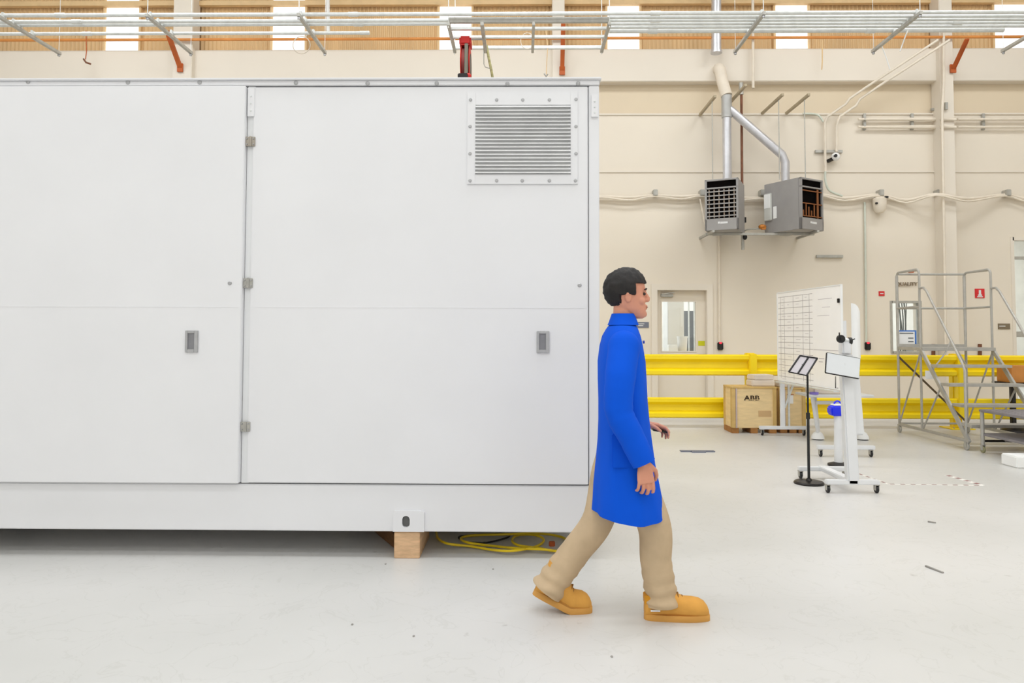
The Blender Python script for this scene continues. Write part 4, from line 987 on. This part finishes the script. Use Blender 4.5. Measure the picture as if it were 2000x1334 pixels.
MB().box(cx0+.02, cx1-.02, cy0+.02, cy1-.02, .205, .235).build('shelf', M_CART, t, bevel=.004)
MB().tube([(cx0+.02, cy1-.02, .14), (cx1-.02, cy1-.02, .14)], .014, 8).tube([(cx0+.02, cy0+.02, .14), (cx1-.02, cy0+.02, .14)], .014, 8).build('crossbar', M_BLACKM, t)
for k in range(3): MB().box(cx0+.25+.25*k, cx0+.30+.25*k, cy1-.12, cy1-.07, .14, .21).build('bracket', M_CART, t, bevel=.003)

# black pedestal table with cardboard box behind the stairs
D = 10.42; q = WX(1978, D, 760); ztb = WZ(746, D, 1978)
t = empty('pedestal_table', (q+.08, D, 0), 'black single-leg table behind the wheeled stairs', 'table')
MB().box(q-.16, q+.55, D-.22, D+.22, ztb-.03, ztb).build('tabletop', M_BLACKM, t, bevel=.006)
MB().box(q-.035, q+.025, D-.03, D+.03, .04, ztb-.02).build('column', M_BLACKM, t, bevel=.005)
MB().lathe((q+.02, D, 0), [(0, 0), (.19, 0), (.18, .04), (.03, .12), (0, .12)], 24).build('base', M_BLACKM, t)
tag(MB().box(q-.12, q+.40, D-.16, D+.16, ztb, WZ(714, D, 1978)).build('cardboard_box', M_CARD, bevel=.006), 'brown cardboard box on the black single-leg table', 'box')
q = fl(1992, 915, 0)
tag(MB().box(q.x-.03, q.x+.3, q.y-.0, q.y+.25, 0, .12).build('floor_box', M_PAPER, bevel=.01), 'small white box on the floor at the right edge', 'box')

# ------------------------------------------------------------------ floor markings and scraps
def tape(p0, p1, w, n, label):
    a, c = fl(*p0), fl(*p1); d = (c-a); l = d.length; d.normalize(); s = Vector((-d.y, d.x, 0))*w/2
    t = tag(MB().prism([a+s, c+s, c-s, a-s], (0, 0, .0015)).build('floor_tape', M_TAPEW, smooth=False), label, 'tape', 'striped tape on the floor')
    b = MB()
    for k in range(n):
        u0, u1 = a+d*l*(k+.15)/n, a+d*l*(k+.6)/n
        b.prism([u0+s+Vector((0,0,.0014)), u1+s+Vector((0,0,.0014)), u1-s+Vector((0,0,.0014)), u0-s+Vector((0,0,.0014))], (0, 0, .0008))
    b.build('stripes', M_TAPED, t, smooth=False)
tape((1735, 945.5), (1920, 948.5), .022, 9, 'long striped floor tape right of the white column stand')
tape((1848, 928), (1919, 948), .045, 4, 'slanting striped floor tape meeting the long tape')
tape((1676, 925), (1735, 945.5), .022, 4, 'short faint striped floor tape behind the white column stand')
q = fl(1362, 882)
tag(MB().box(q.x-.2, q.x+.2, q.y-.04, q.y+.04, 0, .012).box(q.x-.08, q.x+.08, q.y-.09, q.y-.03, 0, .015).build('flat_scrap', M_SIGN, smooth=False), 'flat grey strip lying on the floor left of the crates', 'scrap')
for a, c, lab in (((1812, 1020), (1828, 1022), 'short dark splinter on the floor, the farther one'), ((1808, 1107), (1842, 1120), 'thin curved grey splinter on the floor, the nearer one')):
    p0, p1 = fl(*a), fl(*c)
    tag(MB().bar(p0+Vector((0, 0, .006)), p1+Vector((0, 0, .004)), .012, .008).build('splinter', M_SCRAP, smooth=False), lab, 'splinter')
for px, py, w_ in ((963, 1112, 'below the yellow cord'), (808, 1243, 'low in the picture below the wood block'), (1195, 1283, 'at the bottom edge, left of the front boot'), (753, 1102, 'just left of the wood block'), (688, 1220, 'lower left of the wood block')):
    q = fl(px, py); tag(MB().ball(q+Vector((0, 0, .002)), (.006, .009, .003), 8, 5).build('floor_speck', M_SCRAP), 'tiny dark speck on the floor '+w_, 'debris', 'specks on the floor')

# ------------------------------------------------------------------ walking person
PD = 3.645
def pp(px, py, dy=0.0):          # a point of the figure: pixel at the figure's depth, dy away from its middle plane
    q = W(px, py, PD); return Vector((q.x, PD+dy, q.z))
HIP = pp(1216, 838)
def chain(b, pts, rs, n=5, seg=14):
    P = smooth_path(pts, n); R = []
    m = len(pts)-1
    for i in range(len(P)):
        tt = i/n; k = min(int(tt), m-1); f = tt-k; R.append(rs[k]*(1-f)+rs[k+1]*f)
    b.tube(P, R, seg); b.ball(P[0], R[0], 12, 8); b.ball(P[-1], R[-1], 12, 8)
b = MB()
# head, facing +X
hc = pp(1226, 577)
def headring(z, xb, xf, hw, n=28):
    out = []
    for i in range(n):
        a = 2*PI*i/n; c, s = math.cos(a), math.sin(a)
        x = (xf+xb)/2+(xf-xb)/2*(abs(c)**.85)*(1 if c > 0 else -1); y = hw*(abs(s)**.9)*(1 if s > 0 else -1)
        out.append(hc+Vector((x, y, z)))
    return out
b.loft([headring(*p) for p in ((-.118, .035, .075, .018), (-.108, .0, .088, .036), (-.09, -.03, .092, .048), (-.07, -.06, .090, .058), (-.045, -.08, .088, .064), (-.015, -.094, .086, .070), (.012, -.10, .083, .073), (.04, -.103, .088, .075), (.065, -.098, .082, .072), (.088, -.08, .064, .060), (.104, -.052, .038, .042), (.112, -.02, .01, .018))])
b.ball(hc+Vector((.096, 0, -.022)), (.017, .014, .013)); b.tube([hc+Vector((.083, 0, .02)), hc+Vector((.104, 0, -.018))], [.009, .012], 8)
b.ball(hc+Vector((.090, 0, -.053)), (.010, .022, .006)); b.ball(hc+Vector((.088, 0, -.066)), (.011, .020, .007)); b.ball(hc+Vector((.078, 0, -.095)), (.020, .022, .018))
b.ball(hc+Vector((.083, 0, .028)), (.012, .048, .009))
for s in (-1, 1):
    b.ball(hc+Vector((-.008, s*.073, -.010)), (.018, .009, .030)); b.ball(hc+Vector((-.010, s*.077, .004)), (.014, .010, .014))
    b.ball(hc+Vector((.060, s*.045, -.03)), (.022, .018, .02))
SH = pp(1210, 668)
chain(b, [hc+Vector((-.02, 0, -.06)), pp(1217, 625), pp(1212, 650)], [.052, .054, .062])
chain(b, [SH+Vector((0, -.12, 0)), SH+Vector((0, 0, .01)), SH+Vector((0, .12, 0))], [.055, .07, .055])
b.loft([[SH+Vector((x*.085, y*.14, 0)) for x, y in [(math.cos(2*PI*i/20), math.sin(2*PI*i/20)) for i in range(20)]],
        [pp(1212, 740)+Vector((x*.095, y*.14, 0)) for x, y in [(math.cos(2*PI*i/20), math.sin(2*PI*i/20)) for i in range(20)]],
        [HIP+Vector((x*.09, y*.145, 0)) for x, y in [(math.cos(2*PI*i/20), math.sin(2*PI*i/20)) for i in range(20)]]])
# legs: right leg forward (nearer the camera), left leg behind
HR_, KR, AR = HIP+Vector((0, -.09, 0)), pp(1274, 1022, -.07), pp(1286, 1152, -.055)
HL_, KL, AL = HIP+Vector((0, .09, 0)), pp(1172, 1018, .06), pp(1083, 1138, .03)
chain(b, [HR_, KR, AR], [.075, .048, .036]); chain(b, [HL_, KL, AL], [.075, .048, .036])
chain(b, [AR, pp(1290, 1178, -.055), pp(1332, 1190, -.055)], [.034, .026, .016]); chain(b, [AL, pp(1086, 1160, .03), pp(1122, 1186, .03)], [.034, .022, .012])
# arms
SR, ER, WR = SH+Vector((0, -.19, -.02)), pp(1196, 792, -.25), pp(1240, 886, -.27)
SL, EL, WL_ = SH+Vector((0, .19, -.02)), pp(1226, 785, .24), pp(1266, 838, .20)
chain(b, [SR, ER, WR], [.045, .036, .026]); chain(b, [SL, EL, WL_], [.045, .036, .026])
def hand(b, wr, d, palm_n, curl, side, s=1.0):
    """wr wrist, d direction of the hand, palm_n the way the palm faces, side: where the thumb leaves"""
    d = d.normalized(); palm_n = (palm_n-d*palm_n.dot(d)).normalized(); lat = palm_n.cross(d).normalized()*side
    M = Matrix(((d.x, lat.x, palm_n.x, wr.x), (d.y, lat.y, palm_n.y, wr.y), (d.z, lat.z, palm_n.z, wr.z), (0, 0, 0, 1)))
    rings = []
    for x, w, h in ((-.01, .026, .022), (.015, .032, .021), (.045, .039, .018), (.075, .042, .016), (.092, .040, .013)):
        rings.append([M @ Vector((x*s, w*s*math.cos(a), h*s*math.sin(a))) for a in [2*PI*i/16 for i in range(16)]])
    b.loft(rings)
    for k, (y, L1, L2, L3, r) in enumerate(((.031, .040, .024, .019, .0088), (.0105, .044, .028, .021, .0092), (-.010, .041, .026, .020, .0088), (-.030, .032, .020, .017, .0078))):
        p = Vector((.082, y*1.08, 0)); a = curl*.5+.06*k; pts = [p]
        for L_, da in ((L1, curl), (L2, curl*1.2), (L3, curl*.8)):
            q = pts[-1]+Vector((math.cos(a)*L_, y*.10*L_/.04, math.sin(a)*L_)); pts.append(q); a += da
        pts = [M @ (p_*s) for p_ in pts]
        b.tube(pts, [r*s*1.05, r*s, r*s*.92, r*s*.75], 10)
        for i, p_ in enumerate(pts): b.ball(p_, [r*s*1.05, r*s*1.02, r*s*.94, r*s*.76][i], 10, 7)
    pts = [Vector((.012, .026, .004)), Vector((.042, .056, .012)), Vector((.068, .064, .024)), Vector((.090, .060, .036))]
    pts = [M @ (p_*s) for p_ in pts]; rr = [.014*s, .0115*s, .0100*s, .0080*s]
    b.tube(pts, rr, 10)
    for p_, r_ in zip(pts, rr): b.ball(p_, r_, 10, 7)
hand(b, WR, Vector((.10, -.02, -1)), Vector((-.2, 1, 0)), .45, 1 if Vector((-.2, 1, 0)).cross(Vector((.1, 0, -1))).x > 0 else -1)
hand(b, WL_, Vector((1, 0, -.12)), Vector((0, -.3, -1)), .55, 1 if Vector((0, -.3, -1)).cross(Vector((1, 0, -.1))).y < 0 else -1)
tmp = b.build('person_tmp', M_SKIN, None, loc=(HIP.x, PD, 0))
md = tmp.modifiers.new('r', 'REMESH'); md.mode = 'VOXEL'; md.voxel_size = .0036; md.use_smooth_shade = True
ms = tmp.modifiers.new('s', 'SMOOTH'); ms.iterations = 3; ms.factor = .5
dg = bpy.context.evaluated_depsgraph_get(); dg.update()
me = bpy.data.meshes.new_from_object(tmp.evaluated_get(dg)); me.name = 'person'
loc = tmp.location.copy(); bpy.data.objects.remove(tmp)
person = bpy.data.objects.new('person', me); COL.objects.link(person); person.location = loc; WL['person'] = Vector(loc)
if not me.materials: me.materials.append(M_SKIN)
me.polygons.foreach_set('use_smooth', [True]*len(me.polygons))
tag(person, 'person in a long blue lab coat, khaki trousers and tan boots walking right', 'person')
# eyes and brows
for s in (-1, 1):
    MB().ball(hc+Vector((.077, s*.031, .006)), (.010, .013, .008), 12, 8).build('eye', mat('eye_dark', (40, 28, 22), .2), person)
    MB().tube([hc+Vector((.090, s*.016, .028)), hc+Vector((.090, s*.032, .032)), hc+Vector((.078, s*.052, .027))], .004, 6).build('eyebrow', M_HAIR, person)
MB().tube([hc+Vector((.094, -.02, -.060)), hc+Vector((.1005, 0, -.060)), hc+Vector((.094, .02, -.060))], .0022, 6).build('lip_line', mat('lip', (150, 86, 76), .6), person)
# hair
b = MB(); b.ball((0, 0, 0), 1, 56, 36)
for v in b.bm.verts:
    d = v.co.copy(); n_ = noise.noise(d*4.2)*.05+noise.noise(d*14)*.035
    rx = .122 if d.x < 0 else .103
    p = Vector((d.x*rx, d.y*.089, d.z*.112))*(1+n_)
    p += Vector((-.004, 0, .032))
    # hairline: pull what lies on the face, ears and neck inside the head
    front = p.x > .035 and p.z < .058
    side = abs(p.y) > .04 and p.z < -.005 and p.x > -.045
    low = p.z < -.055
    if front or side: p = Vector((p.x*.70, p.y*.72, p.z))
    if low: p.z = -.055; p.x = max(p.x, -.085)
    v.co = hc+p
b.build('hair', M_HAIR, person)
# lab coat
def ring(cx, cy, z, hx, hy, n=64, fold=0.0, ph=0.0, wob=.0):
    out = []
    for i in range(n):
        a = 2*PI*i/n; c, s = math.cos(a), math.sin(a)
        k = 1+fold*(math.sin(7*a+ph)*.6+math.sin(11*a-ph*1.7)*.4)
        out.append(Vector((cx+hx*k*(abs(c)**.9)*(1 if c > 0 else -1), cy+hy*k*(abs(s)**.9)*(1 if s > 0 else -1), z+wob*math.sin(2*a+1))))
    return out
secs = []
for py, x0, x1, hy, f in ((622, 1200, 1234, .060, 0), (632, 1192, 1240, .085, 0), (643, 1184, 1245, .135, .0), (656, 1177, 1249, .180, .004), (675, 1172, 1253, .200, .006), (705, 1168, 1258, .208, .008), (740, 1168, 1260, .205, .012), (780, 1169, 1262, .198, .016), (820, 1169, 1266, .196, .02), (860, 1168, 1271, .202, .024), (900, 1165, 1276, .212, .028), (940, 1162, 1284, .222, .034), (975, 1160, 1291, .230, .04), (999, 1158, 1294, .235, .045)):
    a, c = pp(x0, py), pp(x1, py)
    secs.append(ring((a.x+c.x)/2, PD, a.z, (c.x-a.x)/2, hy, 64, f, py*.012, .012 if py > 990 else 0))
inner = [[p_.lerp(Vector((sum(q.x for q in s)/64, PD, p_.z)), .05) for p_ in s] for s in secs[::-1]]
b = MB(); b.loft(secs+inner, caps=False)
coat = b.build('lab_coat', M_COAT, person, smooth=60)
def sleeve(pts, rs, nm, seed):
    P = smooth_path(pts, 9); m = len(pts)-1; R = []; P2 = []
    for i, p_ in enumerate(P):
        tt = i/9; k = min(int(tt), m-1); f = tt-k; base = rs[k]*(1-f)+rs[k+1]*f
        R.append(base*(1+(.022*math.sin(i*1.3+seed)*math.sin(i*.47+seed*2))+(.035*math.sin(i*1.9) if 1.6 < tt < 2.6 else 0)))
    b = MB(); b.tube(P, R, 22, caps=False); 
    b.ball(P[0], R[0], 20, 12)
    return b.build(nm, M_COAT, person, smooth=70)
cu = .004
s_r = sleeve([SR+Vector((0, .03, .0)), (SR+ER)/2+Vector((-.01, -.01, 0)), ER, (ER+WR)/2, WR-Vector((0, 0, -.0))], [.078, .072, .067, .062, .056], 'sleeve', .3)
s_l = sleeve([SL+Vector((0, -.03, 0)), (SL+EL)/2, EL, (EL+WL_)/2, WL_-Vector((.01, 0, 0))], [.078, .07, .064, .056, .05], 'sleeve', 1.4)
# collar, lapel edge, pocket
cc = pp(1217, 622)
b = MB(); rg = []
for k, (dz, hx, hy) in enumerate(((-.03, .058, .078), (.0, .052, .068), (.022, .050, .064), (.024, .057, .072), (-.02, .072, .096), (-.034, .078, .104))):
    rg.append(ring(cc.x, PD, cc.z+dz, hx, hy, 36))
b.loft(rg, caps=False); b.build('collar', M_COAT, coat, smooth=60)
p0 = pp(1212, 868); 
MB().box(p0.x-.07, p0.x+.05, PD-.214, PD-.203, p0.z-.08, p0.z+.08).build('pocket', M_COAT, coat, bevel=.004)
b = MB()
for py in (668, 720, 775, 830, 885):
    q = pp(1262 if py > 800 else 1256, py); b.lathe((q.x-.002, PD-.03, q.z), [(0, -.004), (.008, -.004), (.008, .004), (0, .004)], 10, 'X')
b.build('button', mat('button_blue', (20, 60, 170), .4), coat)
# trousers
def leg(pts, rs, nm, seed):
    n = 10; P = smooth_path(pts, n); m = len(pts)-1; seg = 26; rings = []
    T = [(P[min(i+1, len(P)-1)]-P[max(i-1, 0)]).normalized() for i in range(len(P))]
    for i, p_ in enumerate(P):
        tt = i/n; k = min(int(tt), m-1); f = tt-k; base = rs[k]*(1-f)+rs[k+1]*f
        dist = (P[i]-P[-1]).length; low = max(0, 1-dist/.25)
        u_ = Vector((0, 1, 0)); v_ = T[i].cross(u_).normalized()
        ring_ = []
        for j in range(seg):
            a = 2*PI*j/seg
            rr = base*(1+.03*math.sin(3*a+i*.25+seed)+low*.085*math.sin(dist*100+1.5*math.sin(a+seed)+.8*math.sin(2*a)))
            ring_.append(p_+u_*math.cos(a)*rr+v_*math.sin(a)*rr)
        rings.append(ring_)
    b = MB(); b.loft(rings, caps=False); return b.build(nm, M_KHAKI, person, smooth=80)
leg([HR_+Vector((-.01, 0, -.02)), (HR_+KR)/2+Vector((-.02, 0, 0)), KR, (KR+AR)/2+Vector((-.01, 0, 0)), AR+Vector((-.0, 0, .0)), AR+Vector((.003, 0, -.05))], [.088, .090, .082, .076, .078, .084], 'trouser_leg', .4)
leg([HL_+Vector((0, 0, -.02)), (HL_+KL)/2, KL, (KL+AL)/2, AL, AL+(AL-KL).normalized()*.06], [.09, .092, .08, .075, .078, .086], 'trouser_leg', 2.0)
# boots
def boot(origin, side, bend, nm_label=None):
    """origin: heel on the ground; the toe points to +X; bend lifts the heel about the ball"""
    def tf(v):
        v = Vector(v)
        if bend:
            bx = .20
            w = min(1, max(0, (bx+.03-v.x)/.06)); a = bend*w
            d = v-Vector((bx, 0, 0)); v = Vector((bx, 0, 0))+Vector((d.x*math.cos(a)+d.z*math.sin(a), d.y, -d.x*math.sin(a)+d.z*math.cos(a)))
        return origin+v
    b = MB(); rings = []
    for x, hw, zt_ in ((.0, .028, .085), (.010, .037, .120), (.035, .042, .150), (.07, .044, .162), (.105, .044, .160), (.135, .046, .140), (.165, .049, .120), (.195, .053, .110), (.23, .054, .108), (.265, .052, .102), (.290, .044, .088), (.305, .030, .068), (.313, .014, .046)):
        r_ = []
        for j in range(20):
            a = 2*PI*j/20; y = hw*math.cos(a); z = math.sin(a)
            zc = .022+(zt_-.022)*.5; z = zc+(zt_-.022)*.5*(z if z > 0 else max(z*1.0, -1))
            if math.sin(a) < 0: y = hw*(1 if y > 0 else -1)*min(1, abs(math.cos(a))**.45)
            r_.append(tf((x, y, z)))
        rings.append(r_)
    b.loft(rings)
    up = b.build('boot', M_BOOT, person, smooth=70)
    # sole
    n = 30; top = []; bot = []
    for j in range(n):
        a = 2*PI*j/n; x = .157+.161*math.cos(a); hw = .046 if x < .1 else .046+.008*min(1, (x-.1)/.12)
        y = hw*(abs(math.sin(a))**.6)*(1 if math.sin(a) > 0 else -1)
        top.append((x, y)); 
    b = MB(); b.loft([[tf((x*1.0, y*.97, .0)) for x, y in top], [tf((x, y, .004)) for x, y in top], [tf((x, y, .026)) for x, y in top], [tf((.157+(x-.157)*.97, y*.95, .030)) for x, y in top]])
    b.build('sole', M_SOLE, up, smooth=50)
    b = MB()
    for k in range(4):
        x = .118+.021*k; z = .153-.0135*k
        b.tube([tf((x-.004, -.036, z-.026)), tf((x, -.020, z-.006)), tf((x+.002, 0, z+.002)), tf((x, .020, z-.006)), tf((x-.004, .036, z-.026))], .0035, 6)
    b.build('laces', M_LACE, up)
    b = MB(); rg = []
    for x, hw, z0, z1 in ((-.003, .026, .080, .118), (.02, .0425, .085, .125), (.06, .0455, .090, .122), (.09, .0455, .098, .112)):
        rg.append([tf((x, hw, z0)), tf((x, hw, z1)), tf((x, -hw, z1)), tf((x, -hw, z0))])
    b.loft(rg); b.build('heel_collar', M_COLLAR, up)
    if not bend: MB().box(0, 1, 0, 1, 0, 1, Matrix.Translation(tf((.022, -.049, .052))) @ Matrix.Diagonal((.045, .004, .008, 1))).build('side_label', M_PAPER, up, smooth=False)
    # shaft going up under the trouser hem
    b = MB(); b.tube([tf((.055, 0, .09)), tf((.052, 0, .15)), tf((.05, 0, .19))], [.045, .046, .046], 18); b.build('shaft', M_BOOT, up)
    return up
hf = W(1259, 1195, PD-.055); boot(Vector((hf.x, PD-.055, 0)), -1, 0)
qb = W(1154, 1190, PD+.03)
boot(Vector((qb.x-.31, PD+.03, 0)), 1, .44)
# tablet held in the left hand
q = WL_+Vector((.075, 0, -.03))
tag(MB(Matrix.Translation(q) @ Matrix.Rotation(.15, 4, 'Y')).box(-.02, .07, -.035, .035, -.005, .005).build('phone', M_BLACKM, bevel=.002), 'small dark phone held in the far hand of the walking person', 'phone')
